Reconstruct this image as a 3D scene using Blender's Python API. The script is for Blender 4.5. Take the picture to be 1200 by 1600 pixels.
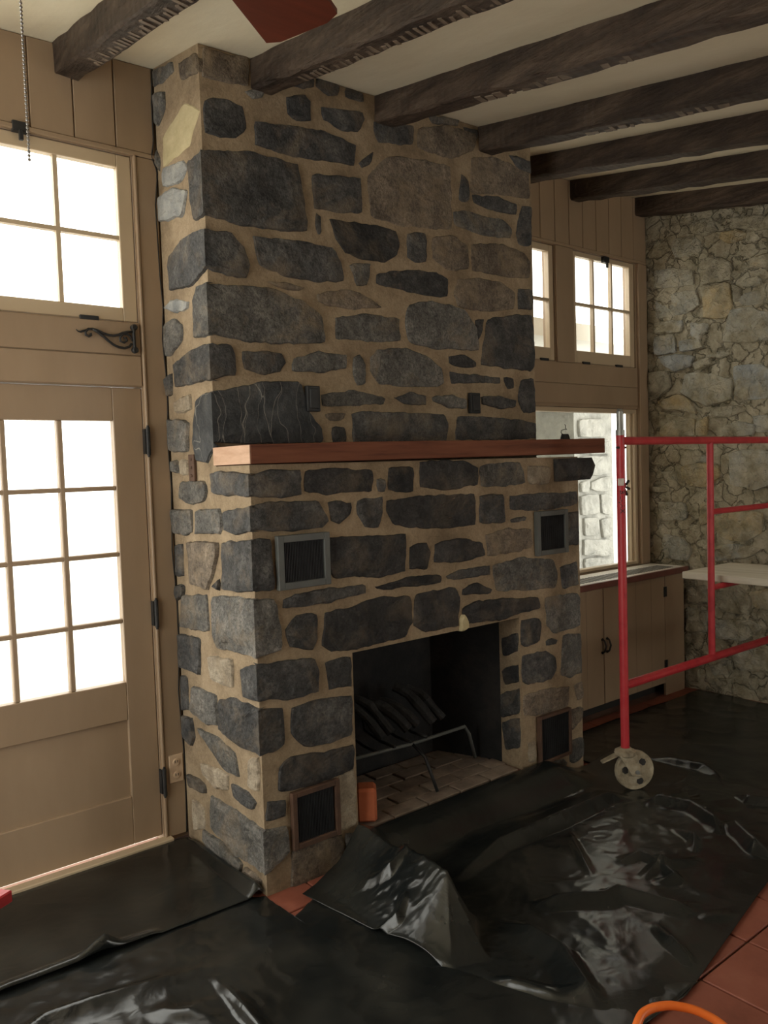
import bpy, bmesh, math, random
from mathutils import Vector, Matrix, noise as mn

for o in list(bpy.data.objects):
    bpy.data.objects.remove(o, do_unlink=True)
scene = bpy.context.scene
col = scene.collection
RND = random.Random(7)

# ------------------------------------------------------------------ camera
F_PX = 1249.78
CAM = Vector((-1.5208, -2.7115, 1.6701))
FW = Vector((0.6243902, 0.77921585, -0.05440159))
RT = Vector((0.77886532, -0.62636124, -0.03225525))
UP = Vector((0.05920885, 0.02223165, 0.99799803))
cd = bpy.data.cameras.new('camera')
cd.sensor_fit = 'VERTICAL'
cd.sensor_height = 24.0
cd.lens = F_PX / 1600.0 * 24.0
cd.clip_start = 0.02
cam = bpy.data.objects.new('camera', cd)
cam.matrix_world = Matrix(((RT.x, UP.x, -FW.x, CAM.x), (RT.y, UP.y, -FW.y, CAM.y), (RT.z, UP.z, -FW.z, CAM.z), (0, 0, 0, 1)))
col.objects.link(cam)
scene.camera = cam

# ------------------------------------------------------------------ world, exposure
scene.view_settings.view_transform = 'Standard'
scene.view_settings.look = 'None'
scene.view_settings.exposure = 0.45
scene.view_settings.gamma = 1.0
scene.view_settings.use_curve_mapping = False
w = bpy.data.worlds.new('overcast_sky')
scene.world = w
w.use_nodes = True
w.node_tree.nodes['Background'].inputs['Color'].default_value = (1.0, 0.97, 0.905, 1)
w.node_tree.nodes['Background'].inputs['Strength'].default_value = 3.6

# ------------------------------------------------------------------ pixel helpers (1200 x 1600 frame)
def ray(a, b):
    return FW + RT * ((a - 600) / F_PX) - UP * ((b - 800) / F_PX)
def px(a, b, axis, d):
    v = ray(a, b)
    t = (d - CAM[axis]) / v[axis]
    return CAM + v * t

# ------------------------------------------------------------------ dimensions (metres)
WL = 2.0          # chimney width
YU = 0.276        # upper breast is set back this far
YW = 0.728        # garden wall plane
XS = 3.79         # rubble wall plane
XL, YB = -2.6, -4.7
SL = 0.17
def ceil_z(x, y):
    return 3.385 + 0.03 * x + SL * (y - YU)

# ------------------------------------------------------------------ materials
def lin(c):
    return tuple((v / 255 / 12.92) if v / 255 <= 0.04045 else ((v / 255 + 0.055) / 1.055) ** 2.4 for v in c)

def new_mat(name):
    m = bpy.data.materials.new(name)
    m.use_nodes = True
    nt = m.node_tree
    b = nt.nodes['Principled BSDF']
    return m, nt, b

def N(nt, t, **kw):
    n = nt.nodes.new(t)
    for k, v in kw.items():
        if k in n.inputs:
            n.inputs[k].default_value = v
        else:
            setattr(n, k, v)
    return n

def mat(name, cols, scale=6.0, detail=6.0, rough=0.7, bump=0.2, bscale=30.0, bdist=0.01, stretch=(1, 1, 1), vary=0.0, metal=0.0, spec=0.5, contrast=(0.3, 0.7), objspace=True, sheen=0.0, coat=0.0, distort=0.0, smear=0.0, speck=0.0, wave=0.0):
    """noise-mixed colour ramp + noise bump; vary = per-object brightness variation"""
    m, nt, b = new_mat(name)
    L = nt.links.new
    tc = N(nt, 'ShaderNodeTexCoord')
    mp = N(nt, 'ShaderNodeMapping')
    mp.inputs['Scale'].default_value = stretch
    oi = N(nt, 'ShaderNodeObjectInfo')
    off = N(nt, 'ShaderNodeMath', operation='MULTIPLY')
    off.inputs[1].default_value = 37.0
    L(oi.outputs['Random'], off.inputs[0])
    comb = N(nt, 'ShaderNodeCombineXYZ')
    for i in range(3):
        L(off.outputs[0], comb.inputs[i])
    L(tc.outputs['Object'], mp.inputs['Vector'])
    L(comb.outputs[0], mp.inputs['Location'])
    nz = N(nt, 'ShaderNodeTexNoise')
    nz.inputs['Scale'].default_value = scale
    nz.inputs['Detail'].default_value = detail
    nz.inputs['Roughness'].default_value = 0.65
    nz.inputs['Distortion'].default_value = distort
    L(mp.outputs[0], nz.inputs['Vector'])
    rp = N(nt, 'ShaderNodeValToRGB')
    e = rp.color_ramp.elements
    n = len(cols)
    lo, hi = contrast
    for i, c in enumerate(cols):
        p = lo + (hi - lo) * (i / max(1, n - 1))
        el = e[i] if i < 2 else e.new(p)
        el.position = p
        el.color = (*c, 1)
    if n == 1:
        e[1].color = (*cols[0], 1)
    L(nz.outputs['Fac'], rp.inputs['Fac'])
    outc = rp.outputs['Color']
    if vary > 0:
        mr = N(nt, 'ShaderNodeMapRange')
        mr.inputs['To Min'].default_value = 1 - vary
        mr.inputs['To Max'].default_value = 1 + vary
        L(oi.outputs['Random'], mr.inputs['Value'])
        hs = N(nt, 'ShaderNodeHueSaturation')
        L(mr.outputs[0], hs.inputs['Value'])
        L(outc, hs.inputs['Color'])
        outc = hs.outputs['Color']
    if smear > 0 or speck > 0:
        geo = N(nt, 'ShaderNodeNewGeometry')
    if speck > 0:                                     # fine pale scratches and grains
        s1 = N(nt, 'ShaderNodeTexNoise')
        s1.inputs['Scale'].default_value = 55
        s1.inputs['Detail'].default_value = 6
        s1.inputs['Roughness'].default_value = 0.75
        s1.inputs['Distortion'].default_value = 1.2
        L(geo.outputs['Position'], s1.inputs['Vector'])
        sr = N(nt, 'ShaderNodeValToRGB')
        sr.color_ramp.elements[0].position = 0.36
        sr.color_ramp.elements[0].color = (1 - speck * .55,) * 3 + (1,)
        sr.color_ramp.elements[1].position = 0.68
        sr.color_ramp.elements[1].color = (1 + speck,) * 3 + (1,)
        L(s1.outputs['Fac'], sr.inputs['Fac'])
        sm_ = N(nt, 'ShaderNodeMixRGB', blend_type='MULTIPLY')
        sm_.inputs['Fac'].default_value = 1.0
        L(outc, sm_.inputs['Color1'])
        L(sr.outputs['Color'], sm_.inputs['Color2'])
        outc = sm_.outputs['Color']
    if smear > 0:                                     # mortar wiped over the stone faces
        g1 = N(nt, 'ShaderNodeTexNoise')
        g1.inputs['Scale'].default_value = 5.5
        g1.inputs['Detail'].default_value = 9
        g1.inputs['Roughness'].default_value = 0.68
        g1.inputs['Distortion'].default_value = 0.6
        L(geo.outputs['Position'], g1.inputs['Vector'])
        gr_ = N(nt, 'ShaderNodeValToRGB')
        gr_.color_ramp.elements[0].position = 0.50
        gr_.color_ramp.elements[0].color = (0, 0, 0, 1)
        gr_.color_ramp.elements[1].position = 0.68
        gr_.color_ramp.elements[1].color = (smear, smear, smear, 1)
        L(g1.outputs['Fac'], gr_.inputs['Fac'])
        gm = N(nt, 'ShaderNodeMixRGB')
        gm.inputs['Color2'].default_value = (0.30, 0.225, 0.145, 1)
        L(gr_.outputs['Color'], gm.inputs['Fac'])
        L(outc, gm.inputs['Color1'])
        outc = gm.outputs['Color']
    L(outc, b.inputs['Base Color'])
    b.inputs['Roughness'].default_value = rough
    b.inputs['Metallic'].default_value = metal
    b.inputs['Specular IOR Level'].default_value = spec
    if coat:
        b.inputs['Coat Weight'].default_value = coat
    if bump > 0:
        n2 = N(nt, 'ShaderNodeTexNoise')
        n2.inputs['Scale'].default_value = bscale
        n2.inputs['Detail'].default_value = 8
        n2.inputs['Roughness'].default_value = 0.6
        L(mp.outputs[0], n2.inputs['Vector'])
        bp = N(nt, 'ShaderNodeBump')
        bp.inputs['Strength'].default_value = bump
        bp.inputs['Distance'].default_value = bdist
        hgt_ = n2.outputs['Fac']
        if wave > 0:                                  # saw / adze strokes across the grain
            wv = N(nt, 'ShaderNodeTexWave', wave_type='BANDS', bands_direction='Y')
            wv.inputs['Scale'].default_value = 7.5
            wv.inputs['Distortion'].default_value = 3.0
            wv.inputs['Detail'].default_value = 2.0
            L(tc.outputs['Object'], wv.inputs['Vector'])
            ma = N(nt, 'ShaderNodeMath', operation='MULTIPLY_ADD')
            ma.inputs[1].default_value = wave
            L(wv.outputs['Fac'], ma.inputs[0])
            L(n2.outputs['Fac'], ma.inputs[2])
            hgt_ = ma.outputs[0]
        L(hgt_, bp.inputs['Height'])
        L(bp.outputs[0], b.inputs['Normal'])
    return m

M = {}
M['mortar'] = mat('mortar', [(0.18, 0.131, 0.084), (0.30, 0.226, 0.146), (0.385, 0.296, 0.198)], 5, 8, 0.95, 0.5, 45, 0.01, vary=0, spec=0.2, smear=0, speck=0.22)
M['d'] = mat('stone_blue_grey', [(0.031, 0.031, 0.032), (0.066, 0.064, 0.062), (0.15, 0.142, 0.13)], 9, 9, 0.75, 1.0, 22, 0.022, vary=0.25, spec=0.35, contrast=(.3, .78), smear=0.35, speck=0.8)
M['m'] = mat('stone_mid_grey', [(0.06, 0.058, 0.054), (0.12, 0.114, 0.104), (0.22, 0.203, 0.178)], 8, 9, 0.8, 1.0, 22, 0.022, vary=0.2, spec=0.3, contrast=(.3, .75), smear=0.5, speck=0.8)
M['b'] = mat('stone_brown', [(0.075, 0.061, 0.049), (0.145, 0.117, 0.090), (0.24, 0.192, 0.142)], 8, 9, 0.85, 0.9, 20, 0.02, vary=0.2, spec=0.25, contrast=(.3, .75), smear=0.6, speck=0.7)
M['p'] = mat('stone_pale', [(0.17, 0.14, 0.105), (0.33, 0.275, 0.205), (0.46, 0.40, 0.31)], 9, 9, 0.9, 0.9, 25, 0.02, vary=0.12, spec=0.2, contrast=(.3, .75), smear=0.4, speck=0.35)
M['s'] = mat('stone_soot', [(0.014, 0.014, 0.0145), (0.036, 0.034, 0.033), (0.095, 0.086, 0.076)], 8, 9, 0.65, 0.9, 20, 0.02, vary=0.25, spec=0.4, contrast=(.35, .85), smear=0.22, speck=0.9)
M['w'] = mat('stone_lit_grey', [(0.204, 0.2108, 0.2108), (0.3264, 0.3264, 0.3128), (0.4488, 0.4352, 0.3944)], 10, 9, 0.9, 1.0, 22, 0.025, vary=0.1, spec=0.2, contrast=(.3, .7))  # transom light on the upper side stones, put into a paler colour
M['plaster'] = mat('lime_plaster', [(0.425, 0.357, 0.204), (0.578, 0.493, 0.306)], 12, 6, 0.95, 0.3, 40, 0.008, spec=0.2)

def veined():
    m = mat('stone_black_veined', [(0.025, 0.027, 0.03), (0.06, 0.062, 0.064), (0.12, 0.115, 0.105)], 12, 9, 0.6, 0.8, 25, 0.018, spec=0.4, contrast=(.35, .8))
    nt = m.node_tree
    b = nt.nodes['Principled BSDF']
    L = nt.links.new
    src = b.inputs['Base Color'].links[0].from_socket
    tc = N(nt, 'ShaderNodeTexCoord')
    nz = N(nt, 'ShaderNodeTexNoise')
    nz.inputs['Scale'].default_value = 6.0
    L(tc.outputs['Object'], nz.inputs['Vector'])
    mxv = N(nt, 'ShaderNodeMixRGB')
    mxv.inputs['Fac'].default_value = 0.12
    L(tc.outputs['Object'], mxv.inputs['Color1'])
    L(nz.outputs['Color'], mxv.inputs['Color2'])
    mp = N(nt, 'ShaderNodeMapping')
    mp.inputs['Scale'].default_value = (15, 3, 1.7)
    mp.inputs['Rotation'].default_value = (0, 0.15, 0)
    L(mxv.outputs[0], mp.inputs['Vector'])
    vo = N(nt, 'ShaderNodeTexVoronoi', feature='DISTANCE_TO_EDGE')
    vo.inputs['Scale'].default_value = 1.0
    L(mp.outputs[0], vo.inputs['Vector'])
    rp = N(nt, 'ShaderNodeValToRGB')
    rp.color_ramp.elements[0].position = 0.0
    rp.color_ramp.elements[0].color = (0.75, 0.75, 0.75, 1)
    rp.color_ramp.elements[1].position = 0.014
    rp.color_ramp.elements[1].color = (0, 0, 0, 1)
    L(vo.outputs['Distance'], rp.inputs['Fac'])
    mx = N(nt, 'ShaderNodeMixRGB')
    mx.inputs['Color2'].default_value = (0.34, 0.32, 0.28, 1)
    L(rp.outputs['Color'], mx.inputs['Fac'])
    L(src, mx.inputs['Color1'])
    L(mx.outputs[0], b.inputs['Base Color'])
    return m
M['k'] = veined()
# rubble wall
def rubble(name, cols, crack=0.6, vary=0.12):
    m = mat(name, cols, 7, 10, 0.93, 1.0, 17, 0.05, vary=vary, spec=0.15, distort=0.5, contrast=(.28, .72))
    nt = m.node_tree
    b = nt.nodes['Principled BSDF']
    L = nt.links.new
    src = b.inputs['Base Color'].links[0].from_socket
    nrm = b.inputs['Normal'].links[0].from_node
    geo = N(nt, 'ShaderNodeNewGeometry')
    big = N(nt, 'ShaderNodeTexNoise')                 # mud smears shared by stones and joints
    big.inputs['Scale'].default_value = 3.2
    big.inputs['Detail'].default_value = 9
    big.inputs['Roughness'].default_value = 0.7
    L(geo.outputs['Position'], big.inputs['Vector'])
    rp = N(nt, 'ShaderNodeValToRGB')
    rp.color_ramp.elements[0].position = 0.40
    rp.color_ramp.elements[1].position = 0.57
    L(big.outputs['Fac'], rp.inputs['Fac'])
    mud = N(nt, 'ShaderNodeTexNoise')
    mud.inputs['Scale'].default_value = 11
    mud.inputs['Detail'].default_value = 9
    L(geo.outputs['Position'], mud.inputs['Vector'])
    rm = N(nt, 'ShaderNodeValToRGB')
    rm.color_ramp.elements[0].position = 0.35
    rm.color_ramp.elements[0].color = (0.30, 0.262, 0.175, 1)
    rm.color_ramp.elements[1].position = 0.65
    rm.color_ramp.elements[1].color = (0.56, 0.51, 0.385, 1)
    L(mud.outputs['Fac'], rm.inputs['Fac'])
    mx = N(nt, 'ShaderNodeMixRGB')
    L(rp.outputs['Color'], mx.inputs['Fac'])
    L(src, mx.inputs['Color1'])
    L(rm.outputs['Color'], mx.inputs['Color2'])
    wob = N(nt, 'ShaderNodeMixRGB')
    wob.inputs['Fac'].default_value = 0.14
    L(geo.outputs['Position'], wob.inputs['Color1'])
    L(mud.outputs['Color'], wob.inputs['Color2'])
    vo = N(nt, 'ShaderNodeTexVoronoi', feature='DISTANCE_TO_EDGE')
    vo.inputs['Scale'].default_value = 9
    L(wob.outputs[0], vo.inputs['Vector'])
    rc = N(nt, 'ShaderNodeValToRGB')
    rc.color_ramp.elements[0].position = 0.0
    rc.color_ramp.elements[1].position = 0.05
    L(vo.outputs['Distance'], rc.inputs['Fac'])
    b2 = N(nt, 'ShaderNodeBump')
    b2.inputs['Strength'].default_value = crack
    b2.inputs['Distance'].default_value = 0.03
    L(rc.outputs['Color'], b2.inputs['Height'])
    L(nrm.outputs[0], b2.inputs['Normal'])
    L(b2.outputs[0], b.inputs['Normal'])
    L(mx.outputs[0], b.inputs['Base Color'])
    return m
M['mud'] = rubble('mud_mortar', [(0.2346, 0.1932, 0.1242), (0.4416, 0.3864, 0.276), (0.5796, 0.5313, 0.4002)], .9, 0)
M['rg'] = rubble('rubble_grey', [(0.2346, 0.2277, 0.1932), (0.414, 0.4071, 0.3519), (0.5796, 0.5658, 0.4968)], .5)
M['rb'] = rubble('rubble_blue', [(0.2622, 0.2691, 0.2553), (0.4554, 0.4761, 0.4623), (0.621, 0.6417, 0.621)], .5)
M['ro'] = rubble('rubble_ochre', [(0.3174, 0.2277, 0.1173), (0.4968, 0.3864, 0.2139), (0.621, 0.5106, 0.3105)], .5)
M['rd'] = rubble('rubble_dark', [(0.1656, 0.1449, 0.1076), (0.276, 0.2484, 0.1863), (0.414, 0.3795, 0.2898)], .5)
M['white_stone'] = mat('whitewashed_stone', [(0.20, 0.20, 0.185), (0.31, 0.308, 0.285), (0.38, 0.375, 0.345)], 5, 8, 0.9, 0.8, 14, 0.04, vary=0.06, spec=0.2)
M['white_render'] = mat('white_render', [(0.80, 0.79, 0.74), (0.86, 0.85, 0.80)], 4, 4, 0.9, 0.1, 20, 0.01)
# painted joinery and ceiling
M['paint'] = mat('tan_cream_paint', [(0.295, 0.206, 0.130), (0.33, 0.232, 0.148), (0.36, 0.257, 0.166)], 3, 5, 0.45, 0.08, 60, 0.004, stretch=(1, 1, .3), vary=0.03)
M['sash'] = mat('cream_sash_paint', [(0.50, 0.385, 0.255), (0.55, 0.43, 0.29)], 4, 4, 0.4, 0.06, 60, 0.004)
M['ceiling'] = mat('cream_plaster_ceiling', [(0.72, 0.64, 0.46), (0.80, 0.725, 0.54), (0.84, 0.775, 0.60)], 2.5, 8, 0.7, 0.25, 12, 0.01, stretch=(1, .4, 1))
M['wallplain'] = mat('plain_plaster', [(0.50, 0.42, 0.31), (0.58, 0.49, 0.37)], 2.5, 6, 0.8, 0.2, 14, 0.01)
M['beam'] = mat('dark_hewn_oak', [(0.022, 0.014, 0.010), (0.055, 0.036, 0.025), (0.12, 0.085, 0.06)], 7, 9, 0.6, 0.9, 14, 0.02, stretch=(2.5, .5, 2.5), vary=0.2, spec=0.4, wave=.14)
M['beam_nick'] = mat('adze_mark_oak', [(0.10, 0.07, 0.05), (0.24, 0.18, 0.13)], 14, 6, 0.6, 0.6, 30, 0.008)
M['mantel'] = mat('red_stained_wood', [(0.10, 0.034, 0.020), (0.185, 0.066, 0.036), (0.24, 0.095, 0.052)], 5, 8, 0.7, 0.15, 30, 0.004, spec=0.25, stretch=(.35, 3, 5))
M['mantel_end'] = mat('raw_end_grain', [(0.50, 0.30, 0.19), (0.66, 0.43, 0.30)], 8, 8, 0.7, 0.2, 40, 0.004, stretch=(1, 1, 5))
M['mahogany'] = mat('mahogany_blade', [(0.10, 0.022, 0.012), (0.19, 0.045, 0.024)], 4, 7, 0.35, 0.05, 40, 0.003, stretch=(.6, 6, 6))
M['iron'] = mat('black_iron', [(0.015, 0.015, 0.016), (0.04, 0.039, 0.038)], 12, 6, 0.55, 0.3, 60, 0.003, metal=0.3)
M['vent_grey'] = mat('grey_vent_paint', [(0.085, 0.09, 0.085), (0.12, 0.125, 0.115)], 10, 5, 0.55, 0.1, 60, 0.003)
M['vent_rust'] = mat('rusty_vent_metal', [(0.06, 0.032, 0.02), (0.12, 0.062, 0.036)], 14, 7, 0.75, 0.3, 60, 0.004)
M['vent_dark'] = mat('dark_vent_mesh', [(0.012, 0.013, 0.015), (0.03, 0.031, 0.033)], 10, 4, 0.6, 0.1, 80, 0.002)
M['soot'] = mat('firebox_soot', [(0.0048, 0.0048, 0.0054), (0.012, 0.012, 0.0126), (0.03, 0.0252, 0.0228)], 5, 8, 0.85, 0.6, 18, 0.015)
M['firebrick'] = mat('ashy_firebrick', [(0.14, 0.105, 0.08), (0.225, 0.17, 0.13), (0.31, 0.245, 0.19)], 9, 8, 0.9, 0.5, 30, 0.008, vary=0.18)
M['redbrick'] = mat('orange_red_brick', [(0.40, 0.10, 0.04), (0.52, 0.15, 0.065)], 9, 7, 0.85, 0.3, 50, 0.005)
M['charlog'] = mat('charred_log', [(0.007, 0.007, 0.0075), (0.018, 0.017, 0.0165), (0.05, 0.046, 0.044)], 9, 9, 0.8, 0.9, 20, 0.015, stretch=(1, 1, 1))
M['red_tube'] = mat('red_painted_steel', [(0.36, 0.018, 0.028), (0.47, 0.03, 0.04), (0.50, 0.05, 0.055)], 14, 6, 0.4, 0.1, 60, 0.002)
M['steel'] = mat('grey_galvanised_steel', [(0.25, 0.25, 0.23), (0.42, 0.42, 0.39)], 14, 5, 0.4, 0.1, 50, 0.002, metal=0.7)
M['caster'] = mat('grimy_caster', [(0.16, 0.13, 0.085), (0.32, 0.265, 0.18), (0.45, 0.39, 0.29)], 16, 8, 0.85, 0.5, 40, 0.006)
M['plank'] = mat('pale_pine_plank', [(0.52, 0.47, 0.36), (0.66, 0.61, 0.49), (0.72, 0.68, 0.57)], 5, 8, 0.75, 0.3, 30, 0.005, stretch=(4, .4, 4))
M['counter'] = mat('maroon_counter_edge', [(0.13, 0.045, 0.035), (0.19, 0.07, 0.052)], 8, 6, 0.4, 0.1, 40, 0.003)
M['grille_white'] = mat('white_radiator_grille', [(0.62, 0.56, 0.48), (0.70, 0.64, 0.56)], 8, 4, 0.5, 0.05, 50, 0.002)
M['tile'] = mat('red_quarry_tile', [(0.20, 0.058, 0.035), (0.27, 0.082, 0.05), (0.31, 0.105, 0.066)], 6, 8, 0.6, 0.15, 40, 0.004, vary=0.10)
M['grout'] = mat('brown_grout', [(0.22, 0.12, 0.085), (0.28, 0.16, 0.115)], 12, 5, 0.95, 0.3, 60, 0.004)
M['cord'] = mat('orange_cord', [(0.85, 0.16, 0.02), (0.92, 0.21, 0.035)], 6, 3, 0.4, 0.03, 80, 0.002)
M['outlet'] = mat('tan_outlet_plastic', [(0.55, 0.40, 0.27), (0.60, 0.44, 0.30)], 4, 3, 0.35, 0.0)
M['slot'] = mat('dark_slot', [(0.02, 0.018, 0.016), (0.03, 0.027, 0.024)], 4, 3, 0.7, 0.0)
M['chain'] = mat('nickel_bead_chain', [(0.55, 0.56, 0.58), (0.65, 0.66, 0.68)], 4, 3, 0.3, 0.0, metal=0.9)
M['sticker'] = mat('pale_sticker', [(0.55, 0.48, 0.42), (0.65, 0.58, 0.52)], 30, 5, 0.6, 0.0)
M['ink'] = mat('black_lettering', [(0.02, 0.012, 0.012), (0.035, 0.02, 0.02)], 30, 3, 0.5, 0.0)
M['caulk'] = mat('dark_joint', [(0.02, 0.018, 0.016), (0.04, 0.036, 0.03)], 10, 4, 0.9, 0.2, 40, 0.004)
M['ground'] = mat('pale_paving', [(0.50, 0.48, 0.44), (0.60, 0.58, 0.53)], 3, 6, 0.9, 0.2, 20, 0.01)

def glass_mat():
    m = bpy.data.materials.new('window_glass')
    m.use_nodes = True
    nt = m.node_tree
    nt.nodes.clear()
    out = N(nt, 'ShaderNodeOutputMaterial')
    tr = N(nt, 'ShaderNodeBsdfTransparent')
    tr.inputs['Color'].default_value = (0.97, 0.98, 0.97, 1)
    gl = N(nt, 'ShaderNodeBsdfGlossy')
    gl.inputs['Roughness'].default_value = 0.02
    mx = N(nt, 'ShaderNodeMixShader')
    mx.inputs['Fac'].default_value = 0.05
    nt.links.new(tr.outputs[0], mx.inputs[1])
    nt.links.new(gl.outputs[0], mx.inputs[2])
    nt.links.new(mx.outputs[0], out.inputs['Surface'])
    return m
M['glass'] = glass_mat()

def plastic_mat():
    m, nt, b = new_mat('black_polythene')
    L = nt.links.new
    tc = N(nt, 'ShaderNodeTexCoord')
    nz = N(nt, 'ShaderNodeTexNoise')
    nz.inputs['Scale'].default_value = 3.0
    nz.inputs['Detail'].default_value = 8
    L(tc.outputs['Object'], nz.inputs['Vector'])
    rp = N(nt, 'ShaderNodeValToRGB')
    rp.color_ramp.elements[0].position = 0.42
    rp.color_ramp.elements[0].color = (0.010, 0.012, 0.012, 1)
    rp.color_ramp.elements[1].position = 0.75
    rp.color_ramp.elements[1].color = (0.035, 0.035, 0.030, 1)
    L(nz.outputs['Fac'], rp.inputs['Fac'])
    L(rp.outputs['Color'], b.inputs['Base Color'])
    mr = N(nt, 'ShaderNodeMapRange')
    mr.inputs['To Min'].default_value = 0.10
    mr.inputs['To Max'].default_value = 0.34
    L(nz.outputs['Fac'], mr.inputs['Value'])
    L(mr.outputs[0], b.inputs['Roughness'])
    b.inputs['Specular IOR Level'].default_value = 0.6
    n2 = N(nt, 'ShaderNodeTexNoise')
    n2.inputs['Scale'].default_value = 9
    n2.inputs['Detail'].default_value = 5
    n2.inputs['Distortion'].default_value = 0.8
    L(tc.outputs['Object'], n2.inputs['Vector'])
    bp = N(nt, 'ShaderNodeBump')
    bp.inputs['Strength'].default_value = 0.18
    bp.inputs['Distance'].default_value = 0.015
    L(n2.outputs['Fac'], bp.inputs['Height'])
    L(bp.outputs[0], b.inputs['Normal'])
    return m
M['plastic'] = plastic_mat()

# ------------------------------------------------------------------ object helpers
def tag(o, label, cat=None, group=None, kind=None):
    o['label'] = label
    if cat: o['category'] = cat
    if group: o['group'] = group
    if kind: o['kind'] = kind
    return o

def empty(name, loc=(0, 0, 0)):
    o = bpy.data.objects.new(name, None)
    o.location = loc
    o.empty_display_size = 0.1
    col.objects.link(o)
    return o

def wloc(o):
    v = Vector(o.location)
    while o.parent:
        o = o.parent
        v = v + Vector(o.location)
    return v

def obj(name, verts, faces, m, parent=None, smooth=False, origin=None, recalc=True, bevel=0.0):
    """mesh given in world coordinates; origin at the bbox centre, all parents unrotated"""
    vs = [Vector(v) for v in verts]
    if origin is None:
        lo = Vector((min(v.x for v in vs), min(v.y for v in vs), min(v.z for v in vs)))
        hi = Vector((max(v.x for v in vs), max(v.y for v in vs), max(v.z for v in vs)))
        origin = (lo + hi) / 2
    origin = Vector(origin)
    me = bpy.data.meshes.new(name)
    me.from_pydata([v - origin for v in vs], [], faces)
    if recalc or bevel:
        bm = bmesh.new()
        bm.from_mesh(me)
        bmesh.ops.recalc_face_normals(bm, faces=bm.faces)
        if bevel:
            es = [e for e in bm.edges if len(e.link_faces) == 2 and e.calc_face_angle() > 0.6]
            bmesh.ops.bevel(bm, geom=es, offset=bevel, segments=1, affect='EDGES', clamp_overlap=True)
        bm.to_mesh(me)
        bm.free()
    if smooth:
        for p in me.polygons:
            p.use_smooth = True
    me.materials.append(m)
    o = bpy.data.objects.new(name, me)
    col.objects.link(o)
    if parent is not None:
        o.parent = parent
        o.location = origin - wloc(parent)
    else:
        o.location = origin
    return o

class MB:
    def __init__(s):
        s.v = []
        s.f = []
    def add(s, v, f):
        n = len(s.v)
        s.v += [tuple(x) for x in v]
        s.f += [tuple(i + n for i in g) for g in f]
        return s
    def box(s, a, b):
        x0, y0, z0 = a
        x1, y1, z1 = b
        return s.add([(x0, y0, z0), (x1, y0, z0), (x1, y1, z0), (x0, y1, z0), (x0, y0, z1), (x1, y0, z1), (x1, y1, z1), (x0, y1, z1)],
                     [(0, 3, 2, 1), (4, 5, 6, 7), (0, 1, 5, 4), (1, 2, 6, 5), (2, 3, 7, 6), (3, 0, 4, 7)])
    def tube(s, pts, r, n=12, caps=True):
        pts = [Vector(p) for p in pts]
        rs = r if isinstance(r, (list, tuple)) else [r] * len(pts)
        prev = None
        v = []
        for i, p in enumerate(pts):
            t = (pts[min(i + 1, len(pts) - 1)] - pts[max(i - 1, 0)]).normalized()
            if prev is None:
                a = t.cross(Vector((0, 0, 1)))
                if a.length < 1e-3: a = t.cross(Vector((1, 0, 0)))
            else:
                a = prev - t * prev.dot(t)
            a.normalize()
            prev = a
            bvec = t.cross(a)
            for k in range(n):
                an = 2 * math.pi * k / n
                v.append(p + (a * math.cos(an) + bvec * math.sin(an)) * rs[i])
        f = []
        for i in range(len(pts) - 1):
            for k in range(n):
                f.append((i * n + k, i * n + (k + 1) % n, (i + 1) * n + (k + 1) % n, (i + 1) * n + k))
        if caps:
            f.append(tuple(range(n))[::-1])
            f.append(tuple(range((len(pts) - 1) * n, len(pts) * n)))
        return s.add(v, f)
    def lathe(s, prof, c, axis, n=24):
        """prof = [(radius, height)], c centre, axis vector"""
        ax = Vector(axis).normalized()
        a = ax.cross(Vector((0, 0, 1)))
        if a.length < 1e-3: a = Vector((1, 0, 0))
        a.normalize()
        bb = ax.cross(a)
        c = Vector(c)
        v = []
        for (r_, h) in prof:
            for k in range(n):
                an = 2 * math.pi * k / n
                v.append(c + ax * h + (a * math.cos(an) + bb * math.sin(an)) * r_)
        f = []
        for i in range(len(prof) - 1):
            for k in range(n):
                f.append((i * n + k, i * n + (k + 1) % n, (i + 1) * n + (k + 1) % n, (i + 1) * n + k))
        f.append(tuple(range(n))[::-1])
        f.append(tuple(range((len(prof) - 1) * n, len(prof) * n)))
        return s.add(v, f)
    def build(s, name, m, parent=None, **kw):
        return obj(name, s.v, s.f, m, parent, **kw)

def box(name, a, b, m, parent=None, bevel=0.0, **kw):
    return MB().box(a, b).build(name, m, parent, bevel=bevel, **kw)

# ------------------------------------------------------------------ stones traced from outlines
PL = {
    'FL': dict(ax=1, d=0.0, u=0, n=Vector((0, -1, 0))),
    'FU': dict(ax=1, d=YU, u=0, n=Vector((0, -1, 0))),
    'LS': dict(ax=0, d=0.0, u=1, n=Vector((-1, 0, 0))),
    'RW': dict(ax=0, d=XS, u=1, n=Vector((-1, 0, 0))),
    'JR': dict(ax=0, d=1.503, u=1, n=Vector((-1, 0, 0))),
    'PF': dict(ax=1, d=2.4, u=0, n=Vector((0, -1, 0))),
}
def to_uv(plane, pts):
    P = PL[plane]
    out = []
    for a, b in pts:
        q = px(a, b, P['ax'], P['d'])
        out.append([q[P['u']], q.z])
    return out
def uvw(plane, u, v, h):
    P = PL[plane]
    q = Vector((0, 0, v))
    q[P['u']] = u
    q[P['ax']] = P['d']
    return q + P['n'] * h

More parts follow.
